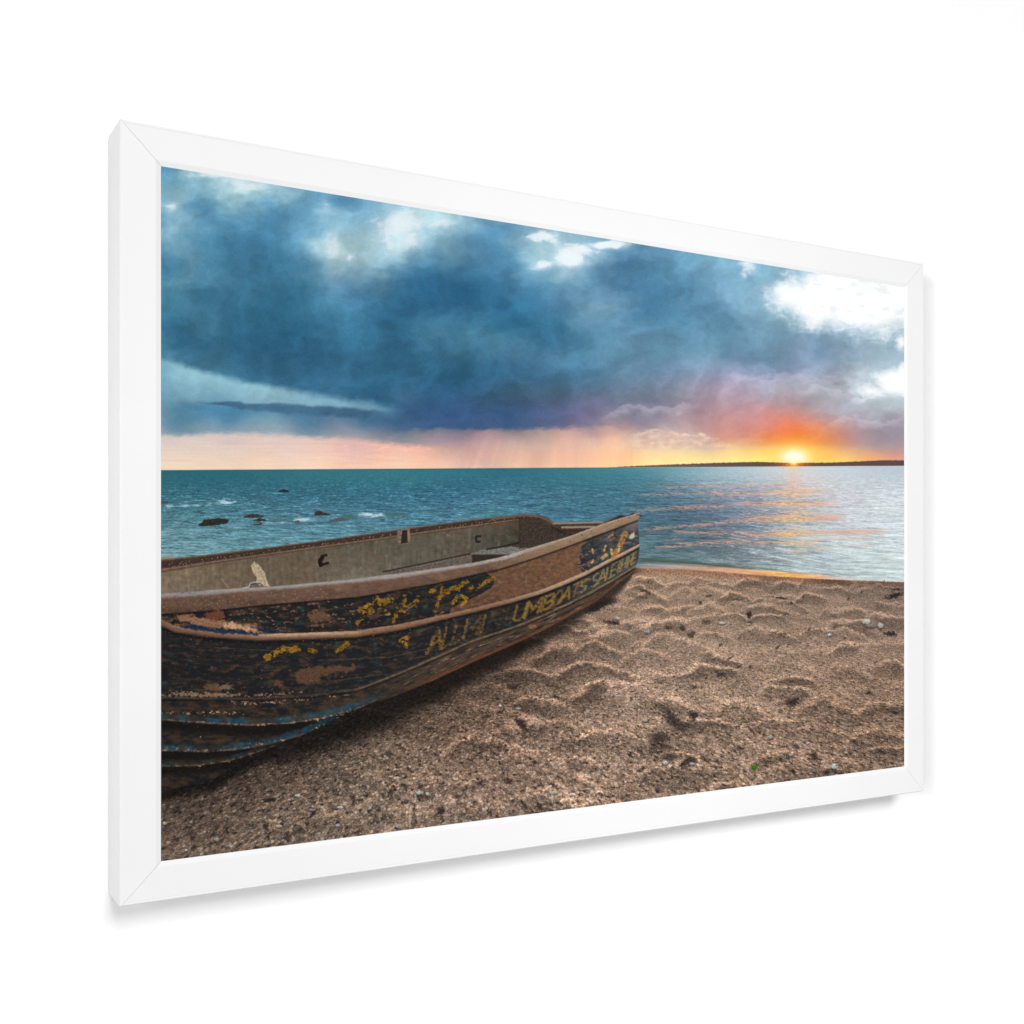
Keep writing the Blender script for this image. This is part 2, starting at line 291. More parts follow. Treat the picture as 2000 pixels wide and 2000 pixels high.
    col = mix(col, c3(255, 206, 84), np.exp(-(ds/30)**2)*.8); col = mix(col, c3(255, 240, 168), np.exp(-(ds/20)**2)*.9); col = mix(col, c3(255, 253, 236), np.exp(-(ds/14.5)**2.4))
    img[s] = col

    # ---------------------------------------------------------------- sea
    s = np.nonzero((Y > yh(X)-1.6) & (Y < 1150) & ((X < 1300) | (Y < shore(X)+4)))
    x, y = X[s], Y[s]; d = np.clip(y-yh(x), .5, 400)
    seaf = field(SEA, (300, 900, 1790, 1150), 8, 16., 2.5)
    L = np.log(d+14)
    sw = fbm(x/210, L*16, 3, 31)
    col = seaf(x+30*sw, y+4*sw); gy_ = col.mean(1); col = mix(np.repeat(gy_[:, None], 3, 1), col, np.interp(x, [314, 1000, 1300], [.70, .76, .86]).astype(F))*np.interp(x, [314, 900, 1300], [.98, 1., 1.]).astype(F)[:, None]
    pw = sm(2, 60, d)
    a1 = fbm(x/(7+.22*d), L*42+.4*perlin(x/60, y/30, 5), 4, 32, .6); a2 = fbm(x/(2.6+.06*d), L*95, 3, 33, .65); a3 = fbm(x/(40+.5*d), L*20+x/400, 3, 34)
    right = sm(1280, 1600, x); left = sm(1250, 900, x)
    col = col*(1+(.33*a1*pw+.30*a2*(.35+.65*pw)+.17*a3*pw)*(1-.45*right))[:, None]
    crest = sm(.22, .75, a1*.7+a2*.55+.35*a3)
    col = mix(col, c3(140, 186, 198), crest*pw*left*.7)
    troughs = sm(.15, .7, -a1-.3*a2)
    col = mix(col, c3(20, 72, 98), troughs*pw*left*.5)
    # ripples nearer the shore, on the bright side
    q1 = fbm((x+.9*(y-1000))/(16+.10*d), (y+.10*x)/(4.6+.012*d), 4, 35, .6)
    near = sm(70, 130, d)
    dk = sm(.12, .55, q1)*sm(1230, 1330, x)*near
    col = mix(col, c3(92, 112, 124), dk*(.72-.50*sm(1480, 1720, x)))
    br = sm(.12, .6, -q1+.3*a2)*sm(1330, 1480, x)*near
    col = mix(col, c3(222, 232, 236), br*.62)
    sp = sm(.28, .8, a2)*sm(1300, 1500, x)*pw
    col = mix(col, c3(242, 246, 248), sp*.5)
    bl = sm(.15, .7, fbm(x/60, L*30, 4, 36))*sm(1250, 1360, x)*sm(1560, 1400, x)*sm(40, 60, d)*sm(175, 150, d)
    col = mix(col, c3(66, 100, 120), bl*.55)
    # reflected sunset
    for k, (x0, x1, y0, y1, th, st) in enumerate(GLINT):
        st = st*(.78 if x1 < 1500 else .95)
        cy = y0+(y1-y0)*np.clip((x-x0)/(x1-x0), -.2, 1.2)
        m = np.exp(-((y-cy+6*a1+3.0*a3+2*a2)/(th*.85))**2)*sm(x0-22, x0+26, x)*sm(x1+26, x1-22, x)*st*1.15*sm(-.30, .40, a2+.5*a1+.22)
        hot = np.exp(-((x-1548)/42)**2)
        col = mix(col, mix(np.broadcast_to(c3(232, 160, 132), col.shape), c3(255, 186, 104), hot), np.clip(m, 0, 1)*.95)
        col = mix(col, c3(255, 222, 140), np.clip(.8*m*hot*sm(.05, .6, a2+.2*a1), 0, 1)*.9)
    gp = np.exp(-((x-1550)/(10+.20*d))**2)*sm(-.15, .45, a2+.6*a1)*sm(200, 30, d)
    col = mix(col, c3(250, 182, 138), gp*.65); col = mix(col, c3(255, 218, 146), gp*sm(.25, .6, a2+.4*a1)*.5)
    col = mix(col, c3(16, 88, 104), np.exp(-(d/2.2)**2)*.55*sm(1250, 1100, x))
    # dark green bank of the last ripple and the wet sheen at the beach
    ys = y-shore(x)
    wave = np.exp(-((ys+12+4*sm(1400,1250,x)+1.2*a1)/4.2)**2)*sm(1228, 1262, x)*sm(1560, 1380, x)
    col = mix(col, c3(66, 84, 76), wave*.85)
    sh = sm(-13, -7, ys+1.5*a1-4*sm(1560, 1640, x))*sm(1235, 1270, x)
    wet = mix(np.broadcast_to(c3(168, 150, 146), col.shape), c3(236, 168, 130), sm(1280, 1420, x)*sm(1680, 1590, x))
    wet = mix(wet, c3(255, 172, 84), np.exp(-((x-1528)/58)**2)); wet = mix(wet, c3(206, 214, 212), sm(1590, 1690, x))
    wet = wet*(1+.10*a2+.12*a1)[:, None]
    col = mix(col, wet, sh*.78)
    col = mix(col, c3(255, 214, 96), sh*np.exp(-((x-1545)/34)**2)*sm(-.1, .5, a2+a1)*.8)
    img[s] = mix(img[s], col, sm(-1.1, 1.1, y-yh(x)))
    # breaking foam
    s = box(314, 955, 900, 1090); x, y = X[s], Y[s]
    fn = fbm(x/16, y/5, 5, 41, .6)
    fm = np.zeros(x.shape, F)
    for fx, fy, rx, ry, st in ((440,981,34,5,.9),(345,989,30,4,.7),(390,987,40,4,.6),(330,991,16,3,.6),(590,1015,28,5,1.),(612,1013,16,4,.6),(722,1006,30,5.5,1.15),(540,1021,20,3,.55),(570,1024,40,3,.35),(480,985,40,4,.5),(378,1042,16,4,.45),(385,978,30,3,.4),(660,1012,40,4,.35),(790,1018,40,4,.3),(500,1016,60,3,.25)):
        fm = np.maximum(fm, st*np.exp(-((x-fx)/rx)**2-((y-fy)/ry)**2))
    put(s, c3(204, 222, 228), sm(.30, 1.15, fm+.75*fn*sm(.03, .4, fm))*.9)
    # rolling wave backs and rocks
    poly([(640,1020),(672,1006),(690,1003),(700,1008),(690,1014),(660,1019)], c3(72, 98, 92), 3, .7, 2, 8, 5)
    poly([(752,1004),(790,1002),(800,1006),(760,1012)], c3(70, 100, 96), 3, .75, 2, 8, 6)
    poly([(640,1018),(662,1011),(684,1014),(662,1019)], c3(78, 74, 70), 1.5, .8, 2, 6, 7)
    poly([(520,1016),(545,1011),(572,1014),(560,1019),(530,1019)], c3(76, 100, 98), 3, .6, 2, 8, 8)
    for k, (pts, cc) in enumerate((([(386,1027),(400,1015),(420,1013),(432,1012),(448,1016),(444,1022),(425,1026),(400,1028)], c3(38, 36, 32)),
            ([(474,1010),(490,1004),(500,1004),(515,1009),(508,1011),(484,1011)], c3(52, 46, 40)), ([(494,1017),(505,1012),(518,1014),(520,1017),(505,1019)], c3(50, 42, 38)),
            ([(489,1026),(505,1022),(515,1022),(508,1026)], c3(54, 46, 44)), ([(613,1006),(616,998),(626,998),(638,1003),(645,1005),(630,1007)], c3(50, 42, 36)),
            ([(543,960),(553,956),(565,959),(564,961),(548,961)], c3(30, 30, 30)), ([(314,979),(322,979),(330,983),(314,984)], c3(60, 62, 62)),
            ([(325,1000),(340,998),(343,999),(328,1003)], c3(70, 92, 92)), ([(574,1020),(580,1015),(587,1018),(584,1022)], c3(80, 78, 80)), ([(378,1000),(392,999),(394,1001),(380,1002)], c3(60, 84, 88)),
            ([(508,977),(516,976),(518,978),(510,978)], c3(50, 62, 70)), ([(588,960),(594,959),(593,961)], c3(60, 92, 106)), ([(871,993),(878,990),(884,993),(874,995)], c3(60, 70, 74)), ([(742,1014),(752,1013),(750,1019),(745,1019)], c3(60, 86, 84)))):
        poly(pts, cc, 1., .95, 1.6, 6, 50+k, .5)
    # low wooded shore under the sun
    s = box(1180, 890, 1780, 918); x, y = X[s], Y[s]
    lt = curve([(1180,914),(1200,912.3),(1240,910),(1300,907.5),(1400,904),(1480,902),(1540,904),(1620,903.6),(1680,901),(1720,899),(1766,899)], 5)(x)+1.1*fbm(x/6, y*0, 3, 60)
    lc_ = np.broadcast_to(c3(84, 68, 70), x.shape+(3,)); lc_ = mix(lc_, c3(110, 92, 92), .5*sm(1500, 1200, x))
    lc_ = mix(lc_, c3(232, 110, 30), np.exp(-((x-1550)/26)**2)*.85)
    lc_ = lc_*(1+.14*fbm(x/5, y/2.5, 3, 61))[:, None]
    put(s, lc_, sm(-.9, .9, y-lt)*sm(.9, -.9, y-yh(x))*.95)
    s = box(1515, 870, 1590, 925); x, y = X[s], Y[s]
    for a in np.arange(0, 360, 30)+12:
        ca, sa = np.cos(np.radians(a)), np.sin(np.radians(a)); al = (x-1550)*ca+(y-903)*sa; ac = np.abs(-(x-1550)*sa+(y-903)*ca)
        put(s, c3(255, 214, 90), np.exp(-(ac/(.9))**2)*sm(0, 3, al)*sm(24, 6, al)*.6*sm(896, 900, y))
    put(s, c3(255, 250, 206), np.exp(-(np.hypot((x-1550)/1.3, y-902.5)/5.5)**2)*.9)

    # ---------------------------------------------------------------- sand
    B = curve([(315,1548),(341,1540),(416,1523),(445,1504.7),(507,1469.5),(610.6,1428),(699.6,1386.6),(790,1352),(850,1327.7),(927.6,1291.5),(1005,1258),(1070,1226.8),(1134.7,1190.6),(1168,1172.5),(1194,1149),(1222.7,1128.5),(1238,1115.5)], 6)
    # trodden mounds, far to near: a lit crest, a shaded face that fades out below it
    SH = np.zeros((H, W), F); dk_ = 222.
    while dk_ < 800:
        w0 = 84*(dk_/450.)**1.05; xx = 560+rng.random()*w0
        while xx < 1790:
            wx = w0*(.65+.75*rng.random()); hy = wx*(.50+.30*rng.random()); cx_ = xx+(rng.random()-.5)*w0*.8; cy_ = 905+dk_+(rng.random()-.5)*w0*.55
            tl, am, cv = (rng.random()-.36)*.55, .35+.95*rng.random(), .25+.4*rng.random(); xx += w0*1.15
            if cx_ < 1245 and cy_ < float(B(np.array([cx_]))[0])+8: continue
            q = box(cx_-wx, cy_-hy*.6, cx_+wx, cy_+hy*2.2); x_, y_ = X[q], Y[q]
            if not len(x_): continue
            r_ = (x_-cx_)/wx; t = (y_-cy_-tl*(x_-cx_)-hy*cv*r_*r_*1.3-hy*.30*fbm(x_/(wx*.7), y_/(wx*.5), 4, 900, .55))/hy
            val = am*(.145*np.exp(-((t-.02)/.11)**2)-.36*sm(.02, .28, t)*sm(1.25, .22, t)+.06)
            SH[q] = SH[q]+(val-SH[q])*sm(-.10, .06, t)*sm(1.2, .5, t)*sm(1, .45, np.abs(r_))
        dk_ *= 1.105
    s = np.nonzero((Y > shore(X)-3) & (Y > 1100) & ((X > 1180) | (Y > B(X)-30))); x, y = X[s], Y[s]
    d = y-905.; gx = (x-1000)/d; gz = 900./d
    sx = gx+.11*fbm(gx*1.6, gz*1.6, 3, 70); sz = gz+.12*fbm(gx*1.6+7, gz*1.6, 3, 71)
    def hgt(a, b):
        d1, g1, _ = worley(a*4.2, b*2.9, 72); d1b, _, _ = worley(a*8.6+3, b*6.0, 73)
        return d1**1.9*.70 + .26*d1b**1.6 + .10*fbm(a*9, b*9, 3, 74)
    h0 = hgt(sx, sz); hx = hgt(sx+.022, sz); hz = hgt(sx, sz+.022)
    lit = ((h0-hx)*.55+(h0-hz)*.85)/.022
    big = fbm(gx*1.0, gz*1.0, 3, 75)
    flat = np.interp(x, [314, 700, 1000], [.45, .65, 1.]); lit = lit*flat
    crest = sm(.40, .62, h0)*flat; shade = 1.13+np.where(lit > 0, .03, .05)*np.tanh(lit*.55)+.12*(np.minimum(h0, .72)-.33)*flat+.05*big+.04*crest
    shade = shade+SH[s]*flat
    base = field([(330,1600,(98,84,74)),(330,1660,(98,84,74)),(500,1560,(98,82,72)),(500,1640,(104,90,80)),(700,1480,(108,92,80)),(700,1600,(116,100,88)),(900,1400,(110,88,74)),(900,1540,(124,104,92)),(1050,1300,(116,94,80)),(1100,1450,(128,106,92)),(1250,1180,(138,116,100)),(1250,1300,(140,118,104)),(1300,1500,(126,106,92)),(1450,1150,(130,110,96)),(1450,1250,(140,120,104)),(1500,1400,(138,114,98)),(1600,1500,(128,106,92)),(1700,1160,(124,106,96)),(1700,1250,(140,118,104)),(1700,1350,(132,108,92)),(1300,1120,(140,116,98))], (300, 1090, 1790, 1700), 12, 40.)(x, y)
    base = mix(base, c3(184, 142, 106), np.clip(.08*crest*sm(250, 330, d)+1.2*SH[s]*flat, 0, .3))
    base = mix(base, c3(112, 86, 76), sm(.1, .8, fbm(gx*3, gz*3, 3, 76))*.10)
    # shell fragments and grains
    gs = gx+.05*gz
    w1, e1, i1 = worley(gs*92, gz*92*1.0, 77); w2, e2, i2 = worley(gs*240, gz*240, 78)
    r1 = (i1 >> np.uint32(20)).astype(F)/4095; r2 = (i2 >> np.uint32(20)).astype(F)/4095; t1 = ((i1 >> np.uint32(5)) & np.uint32(255)).astype(F)/255
    fnz = perlin(x/1.9, y/1.7, 79)+.6*perlin(x/3.6, y/3.0, 80)
    nearw = sm(150, 560, d)
    gr = (r1-.5)*(.34+.50*nearw)+(r2-.5)*.66+.44*fnz-.36*sm(.22, .02, e1)*nearw*.8-.14*sm(.2, .02, e2)
    col = base*np.clip(shade, .45, 1.32)[:, None]*np.clip(1.04+(.46+.16*nearw)*gr, .2, 2.1)[:, None]
    tint = mix(np.broadcast_to(c3(186, 156, 124), col.shape), c3(150, 150, 158), t1)
    col = mix(col, col*tint/.61, np.full(x.shape, .45, F)); gy_ = col.mean(1); col = mix(np.repeat(gy_[:, None], 3, 1), col, np.full(x.shape, .77, F))
    col = mix(col, c3(206, 192, 178)*np.clip(shade, .5, 1.3)[:, None], sm(.86, .98, r1)*sm(.42, .12, w1)*(.30+.42*nearw))
    col = mix(col, c3(214, 200, 186), sm(.93, .99, r2)*.42)
    col = mix(col, c3(34, 28, 28), sm(.10, .03, r1)*sm(.5, .2, w1)*(.35+.4*nearw))
    deb = sm(.36, .72, fbm(gx*2.2+4, gz*2.2, 3, 81)+.28*fnz)
    col = mix(col, col*.6, deb*.15)
    col = col*np.array([1.0, .99, .965], F)
    # damp edge towards the water
    ys = y-shore(x); dampm = sm(16, 2, ys+3*fnz)
    col = mix(col, col*c3(232, 196, 176), dampm*.75)
    # shade under and beside the hull
    bd = y-B(np.clip(x, 315, 1238)); wsh = np.interp(x, [315,500,640,780,900,1050,1150,1190,1240], [26,32,66,76,56,34,22,32,8])
    wsh = wsh*(1+.35*fbm(gx*4, gz*4, 3, 82))
    shm = sm(1.15, .35, bd/wsh)*sm(1262, 1225, x)
    col = col*(1-.66*shm)[:, None]
    shm2 = sm(170, 10, bd)*sm(1180, 900, x); col = col*(1-.30*shm2)[:, None]
    img[s] = mix(img[s], col, sm(-1.6, 1.2, ys+1.2*fnz))

    # wrack, holes, pebbles and a green sprig on the sand
    def dark(cx, cy, rx, ry, st=.85, ang=0., sd=0):
        m_ = max(rx, ry)*2.2; s_ = box(cx-m_, cy-m_, cx+m_, cy+m_); x_, y_ = X[s_]-cx, Y[s_]-cy
        ca, sa = np.cos(ang), np.sin(ang); q = np.hypot((x_*ca+y_*sa)/rx, (-x_*sa+y_*ca)/ry)
        m = sm(1.25, .35, q+.75*fbm(x_/5, y_/4.2, 4, 90+sd, .65))
        put(s_, c3(30, 24, 25), m*st)
    for k, a in enumerate(((1312,1404,20,13,.75,.7),(1330,1415,20,14,.6,.3),(1354,1398,10,9,.9,-.9),(1290,1440,18,14,.55,.2),(1310,1480,14,10,.55,0),(1282,1455,14,20,.55,.3),(1345,1490,20,10,.7,-.5),(1300,1462,16,9,.5,0),(1549,1371,17,8,.85,-.2),(1409,1318,11,6,.7,-.1),
            (1463,1201,6,7,.9,0),(1738,1238,16,6,.85,0),(1748,1163,20,6,.9,-.25),(1752,1151,16,2.5,.8,.1),(1350,1239,10,7,.7,-.4),(1332,1226,7,5,.6,0),(1590,1478,13,8,.8,.7),(1615,1510,8,8,.6,0),(1640,1510,12,6,.6,.5),(1016,1411,16,8,.9,.7),(1026,1424,12,6,.6,.5),(1086,1361,8,3.5,.85,.4),
            (1003,1342,12,5,.7,0),(950,1400,12,4,.5,-.3),(1260,1155,16,4,.7,.3),(1245,1165,20,5,.4,.2),(1192,1216,18,5,.75,.2),(1203,1216,8,5,.8,.2),(1166,1186,26,9,.9,-.45),(1190,1176,20,8,.75,-.2),(1535,1199,8,4,.5,0),(1525,1168,12,2.6,.8,.1),(1440,1171,10,2.3,.6,0),(1384,1164,8,3,.6,0),(1545,1178,5,3,.6,0),
            (1368,1177,4,4,.7,0),(1045,1489,7,5,.8,.4),(976,1490,3,3,.7,0),(860,1582,10,9,.7,-.6),(526,1563,15,5,.9,-.1),(612,1590,16,4,.8,-.7),(764,1548,6,9,.75,.6),(820,1556,10,6,.6,0),(860,1588,14,6,.6,-.6),(420,1562,10,5,.5,-.4),(562,1635,8,6,.8,0),(540,1624,10,4,.6,0),(345,1640,8,5,.7,0),(377,1637,7,5,.7,-.5),(348,1570,7,5,.5,0),(700,1625,16,4,.6,-.2),
            (1118,1432,2,9,.7,-.4),(940,1528,12,4,.5,-.6),(895,1556,8,5,.5,0),(1230,1474,5,3.5,.6,0),(1530,1240,8,6,.4,0),(1380,1215,10,5,.55,0),(1305,1226,8,4,.6,0),(1335,1230,5,3,.7,0),(1465,1216,5,3,.5,0),(1650,1247,3,3,.6,0),(1336,1490,14,3,.6,-.7),(1300,1384,10,6,.45,.4))):
        dark(a[0], a[1], a[2], a[3], a[4]*.92, a[5], k)
    for k in range(150):
        q = rng.random(3); yy_ = 1130+q[0]**1.1*520; xx_ = 320+q[1]*1440
        if yy_ > B(np.array([min(xx_, 1238)]))[0]+40 or xx_ > 1255:
            sc = (yy_-905)/500.; dark(xx_, yy_, (3+6*q[2])*sc, (1.6+2.6*q[2])*sc, .35+.35*q[2], q[0]*3-1.5, 200+k)
    pale = [(1692,1214,11,7,(186,186,184)),(1700,1222,14,5,(130,120,112)),(1720,1222,7,7,(178,174,164)),(1620,1240,5,4,(196,186,176)),(1505,1440,7,5,(150,146,136)),(1468,1516,7,7,(150,132,116)),(1629,1497,6,7,(186,192,192)),(1299,1490,7,5,(178,182,186)),(1577,1452,4,3,(170,170,180)),(1260,1407,8,4,(168,158,146)),(1545,1474,5,4,(160,156,150)),
            (1207,1208,5,4,(168,166,160)),(1265,1234,8,5,(138,140,140)),(1258,1214,5,3,(168,166,166)),(1012,1384,7,3,(150,150,148)),(977,1379,4,4,(180,170,160)),(1227,1394,6,2.5,(160,150,140)),(1116,1552,4,4,(186,190,196)),(1081,1548,10,4,(180,172,154)),(1079,1561,3,12,(180,170,150)),(582,1554,7,4,(176,180,176)),(545,1614,9,4,(172,160,140)),(818,1549,7,5,(170,172,172)),(835,1551,5,4,(180,176,170)),(665,1577,8,3,(186,188,192)),(745,1563,4,3,(190,176,160)),(610,1582,8,3,(132,132,136)),(780,1615,10,5,(138,136,138)),(660,1612,6,4,(166,166,170)),(423,1640,7,5,(140,140,140)),(322,1608,6,4,(176,160,120)),(364,1661,3,3,(196,190,180)),(1352,1492,7,4,(150,152,158)),(1462,1219,6,2.5,(160,154,146)),(1510,1232,10,4,(190,176,160)),(1410,1217,8,4,(180,170,156))]
    for k, (cx, cy, rx, ry, cc) in enumerate(pale):
        s_ = box(cx-20, cy-16, cx+20, cy+20); x_, y_ = X[s_]-cx, Y[s_]-cy
        rx, ry = rx*.78, ry*.78; q = np.hypot(x_/rx, y_/ry)+.45*fbm(x_/4+k, y_/4, 3, 300+k)
        put(s_, c3(40, 34, 32), sm(1.4, .8, np.hypot(x_/rx, (y_-ry*.55)/ry))*.55)
        put(s_, c3(*cc)*.9*(1.05-.25*np.clip(y_/ry, -1, 1)+.22*fbm(x_/3, y_/3, 2, 310+k))[:, None], sm(1.15, .75, q))
    for k, (dx, dy) in enumerate(((-9,-4),(-6,-9),(-2,-11),(2,-10),(6,-12),(8,-7),(9,-2),(0,-6),(-4,-2),(4,-4))):
        stroke([(1474+dx*.25, 1503), (1473+dx*.8, 1499+dy*.8)], 1.7, c3(44+8*(k % 3), 84+12*(k % 4), 24), .9, .85, .8, 3, 330+k)

    # ---------------------------------------------------------------- the boat
    G1 = curve([(315.5,1159.4),(403.5,1154),(486,1148),(528,1146),(610.6,1138.7),(699.6,1130.4),(722.5,1126.7),(776.8,1120.4),(849,1110.4),(921.7,1099.6),(975,1089),(1040.6,1068.8),(1113,1047),(1185.5,1019.9),(1247,1001.7)], 7)
    G2 = curve([(315.5,1198.8),(424,1191.5),(507,1182),(569,1177),(699.6,1165.6),(776.8,1152),(849,1139.4),(921.7,1123),(975,1111),(1040.6,1090.5),(1113,1065),(1185.5,1038),(1247,1014.4)], 7)
    S = curve([(315,1216),(341,1229),(424,1239),(507,1245),(610,1242),(699.6,1238.5),(722.5,1234),(776.8,1226),(831,1213.7),(885.5,1201),(940,1188.3),(1004,1172),(1058.7,1155.7),(1113,1134),(1149,1117.7),(1185.5,1097.8),(1221.7,1079.6),(1249,1065)], 6)
    C = curve([(315,1363),(403.5,1363.5),(507,1364),(610.6,1357.7),(699.6,1346),(780,1315),(867,1277),(921.7,1252),(999.6,1226.5),(1058.7,1202.8),(1113,1177.5),(1149,1159.3),(1185.5,1139.4),(1221.7,1117.7),(1243,1104)], 7)
    R2 = curve([(315,1407),(403.5,1413.6),(486,1417.7),(569,1413.6),(631,1404),(700,1384.6),(760,1358)], 7); R3 = curve([(315,1467),(403.5,1469.5),(465.6,1465),(528,1454),(590,1436),(660,1404)], 7); R4 = curve([(315,1498),(383,1497),(445,1488),(507,1469),(560,1449)], 7)
    F1 = curve([(315.5,1093),(403.5,1083.9),(507,1071.4),(610.6,1058),(699.6,1045.5),(776.8,1034.5),(867,1022),(950,1012),(1022.5,1005.4),(1049,1007)], 5)
    F2 = curve([(315.5,1116),(403.5,1101.4),(507,1086),(610.6,1071.5),(699.6,1059.5),(773,1049),(831,1040.7),(920,1029),(999.6,1017),(1046,1011)], 5)
    # inside: far wall, rim, floor and thwart
    s = box(312, 995, 1260, 1170); x, y = X[s], Y[s]
    farx = curve([(315,1088),(1022,1001),(1049.6,1007),(1066,1014.4),(1082,1023.5),(1105,1032),(1250,1032)], 3)(x)
    inner = np.where(x < 1046, F1(x), farx)
    m = sm(-.9, .9, y-inner)*sm(1., -1., y-G1(x)-1)*sm(1140, 1125, x)
    wall = field([(330,1135,(128,112,92)),(330,1150,(126,110,92)),(420,1120,(118,102,84)),(520,1120,(106,92,76)),(600,1110,(104,92,76)),(700,1090,(100,92,78)),(700,1120,(116,106,92)),(800,1070,(92,86,74)),(830,1100,(98,92,80)),(900,1050,(92,84,72)),(950,1040,(82,76,66)),(1000,1030,(78,68,56)),(1012,1050,(62,56,46)),(1040,1030,(60,50,42)),(1060,1050,(52,44,38)),(1100,1040,(46,38,34))], (300, 990, 1270, 1180), 10, 25.)(x, y)
    wn = fbm(x/9, y/9, 4, 401); wf = perlin(x/1.7, y/1.7, 402)
    wall = wall*.93*(1+.13*wn+.12*wf+.14*fbm(x/7, y/60, 4, 408, .6)+.10*fbm((x+y)/30, (y-.3*x)/14, 3, 407))[:, None]
    wall = mix(wall, c3(112, 74, 52), sm(.25, .8, fbm(x/34, y/20, 4, 403))*.5)
    wall = mix(wall, c3(100, 106, 92), sm(.25, .8, fbm(x/40+7, y/26, 3, 404))*.4)
    wall = mix(wall, c3(160, 150, 132), sm(.45, .9, fbm(x/14, y/26, 4, 405))*.35)
    put(s, wall, m)
    rim = m*sm(1050, 1044, x)
    rt = (y-F1(x))/np.maximum(F2(x)-F1(x), 2)
    rc = mix(np.broadcast_to(c3(60, 46, 40), x.shape+(3,)), c3(122, 92, 72), sm(.25, .0, rt)*.9)
    rc = mix(rc, c3(116, 92, 74), sm(.72, .86, rt)); rc = rc*(1+.25*wf+.2*wn)[:, None]
    w_, e_, i_ = worley(x/5, y/4.5, 406); rc = mix(rc, c3(172, 148, 128), sm(.3, .12, w_)*((i_ & np.uint32(7)) < 4)*sm(.3, .45, rt)*sm(.85, .7, rt)*.8)
    put(s, rc, rim*sm(1.06, .98, rt)); put(s, c3(50, 40, 34), rim*np.exp(-((rt-1.05)/.07)**2)*.6)
    poly([(313,1092),(316,1087),(330,1084.5),(348,1086),(330,1090)], c3(150, 130, 112), 1.5, .8, 1, 5, 9)
    # floor seen over the near side
    fl = [(748,1117),(918,1081.5),(1000,1066),(1000,1086),(921,1101),(849,1112),(776,1121)]
    poly(fl, c3(92, 82, 74), 1., 1, .5, 6, 410, .35); stroke([(748,1117),(830,1100),(918,1081.5),(960,1072)], 2.4, c3(36, 30, 26), 1., .9)
    stroke([(790,1112),(860,1097),(920,1086)], 2., c3(120, 110, 100), 1.2, .4)
    poly([(918,1081),(945,1073),(1000,1068),(1030,1070),(1040,1073),(985,1088),(940,1086)], c3(108, 106, 100), 1., 1, .5, 6, 411, .3)
    poly([(922,1083),(985,1083),(1000,1082),(960,1092),(922,1100)], c3(46, 36, 32), 1.2, .95, .5, 6, 412, .3)
    poly([(950,1072),(1015,1059),(1016,1062),(950,1075)], c3(30, 26, 24), 1., .85)
    poly([(1014,1012),(1046,1009),(1060,1018),(1090,1040),(1112,1047),(1060,1065),(1014,1072)], c3(58, 49, 42), 1.2, .95, .5, 6, 413, .4)
    stroke([(1014.5,1014),(1015,1062)], 2, c3(44, 36, 30), 1, .7); stroke([(950,1073),(1000,1064),(1016,1058)], 2, c3(36, 30, 26), 1, .8)
    stroke([(1050,1007.5),(1068,1016),(1084,1026),(1100,1034),(1118,1040)], 7, c3(72, 54, 44), 1, 1, .6, 5, 414); stroke([(1048,1006.5),(1067,1014.6),(1083,1024.5)], 2.4, c3(112, 88, 70), 1, .9)
    stroke([(960,1013.5),(1000,1009),(1022,1006),(1050,1008.5)], 5, c3(104, 80, 62), 1, .9, .6, 5, 415); stroke([(985,1015.5),(1046,1011)], 1.4, c3(50, 38, 32), .8, .8)
    # dropped forward rim beyond
    poly([(1078,1022),(1100,1021),(1178,1020),(1166,1030),(1140,1038),(1110,1042),(1094,1034)], c3(62, 50, 42), 1, 1, .5, 5, 416, .4)
    stroke([(1080,1022.6),(1176,1020.4)], 3.2, c3(146, 120, 96), .9, 1, .4, 5, 417); stroke([(1098,1030),(1160,1029)], 4, c3(150, 128, 106), 1, .9, .5, 5, 418); stroke([(1092,1036),(1140,1036)], 2.2, c3(40, 32, 28), 1, .8)
    poly([(1170,1026),(1212,1005),(1224,1007.5),(1238,1001),(1240,1006),(1186,1022)], c3(50, 44, 42), 1, 1, .5, 5, 419, .4)
    stroke([(1172,1024.5),(1212,1005.2),(1222,1008)], 1.8, c3(92, 78, 68), .8, .8)
    # bracket, hooks, cleat, pale scrape
    poly([(776,1037),(788,1033),(800,1033),(802,1052),(797,1062),(779,1064),(776,1055)], c3(116, 98, 82), 1, 1, .6, 5, 420, .35); poly([(786,1036),(795,1035),(796,1060),(783,1062),(784,1048)], c3(40, 32, 30), 1, .95); stroke([(798,1038),(799,1056)], 3, c3(140, 120, 100), 1, .8)
    stroke([(637,1084),(628,1087),(624,1096),(626,1105),(632,1102),(640,1100)], 5, c3(26, 21, 20), 1, .95, .8, 4, 421); poly([(622,1092),(630,1086),(634,1090),(629,1098),(633,1104),(625,1108),(621,1100)], c3(26, 21, 20), 1, .95)
    stroke([(938,1047.5),(930,1047.5),(930,1058),(937,1058)], 4, c3(30, 26, 26), .9, .95); stroke([(918,1034),(916,1070)], 5, c3(118, 108, 96), 3, .4)
    poly([(496,1097),(506,1104),(517,1118),(521,1132),(526,1144),(506,1143),(500,1137),(502,1128),(494,1118),(490,1106)], c3(178, 160, 132), 1.1, .95, 1., 5, 422, .25)
    stroke([(502,1108),(511,1122),(518,1138)], 1.4, c3(120, 100, 80), 1, .6); stroke([(432,1130),(446,1147)], 1.4, c3(170, 146, 120), 1, .7)

    # hull side
    s = np.nonzero((X < 1256) & (Y > G1(X)-4) & (Y < B(X)+4) & (Y > 990)); x, y = X[s], Y[s]
    g1, g2, sc, cc, bb = G1(x), G2(x), S(x), C(x), B(x)
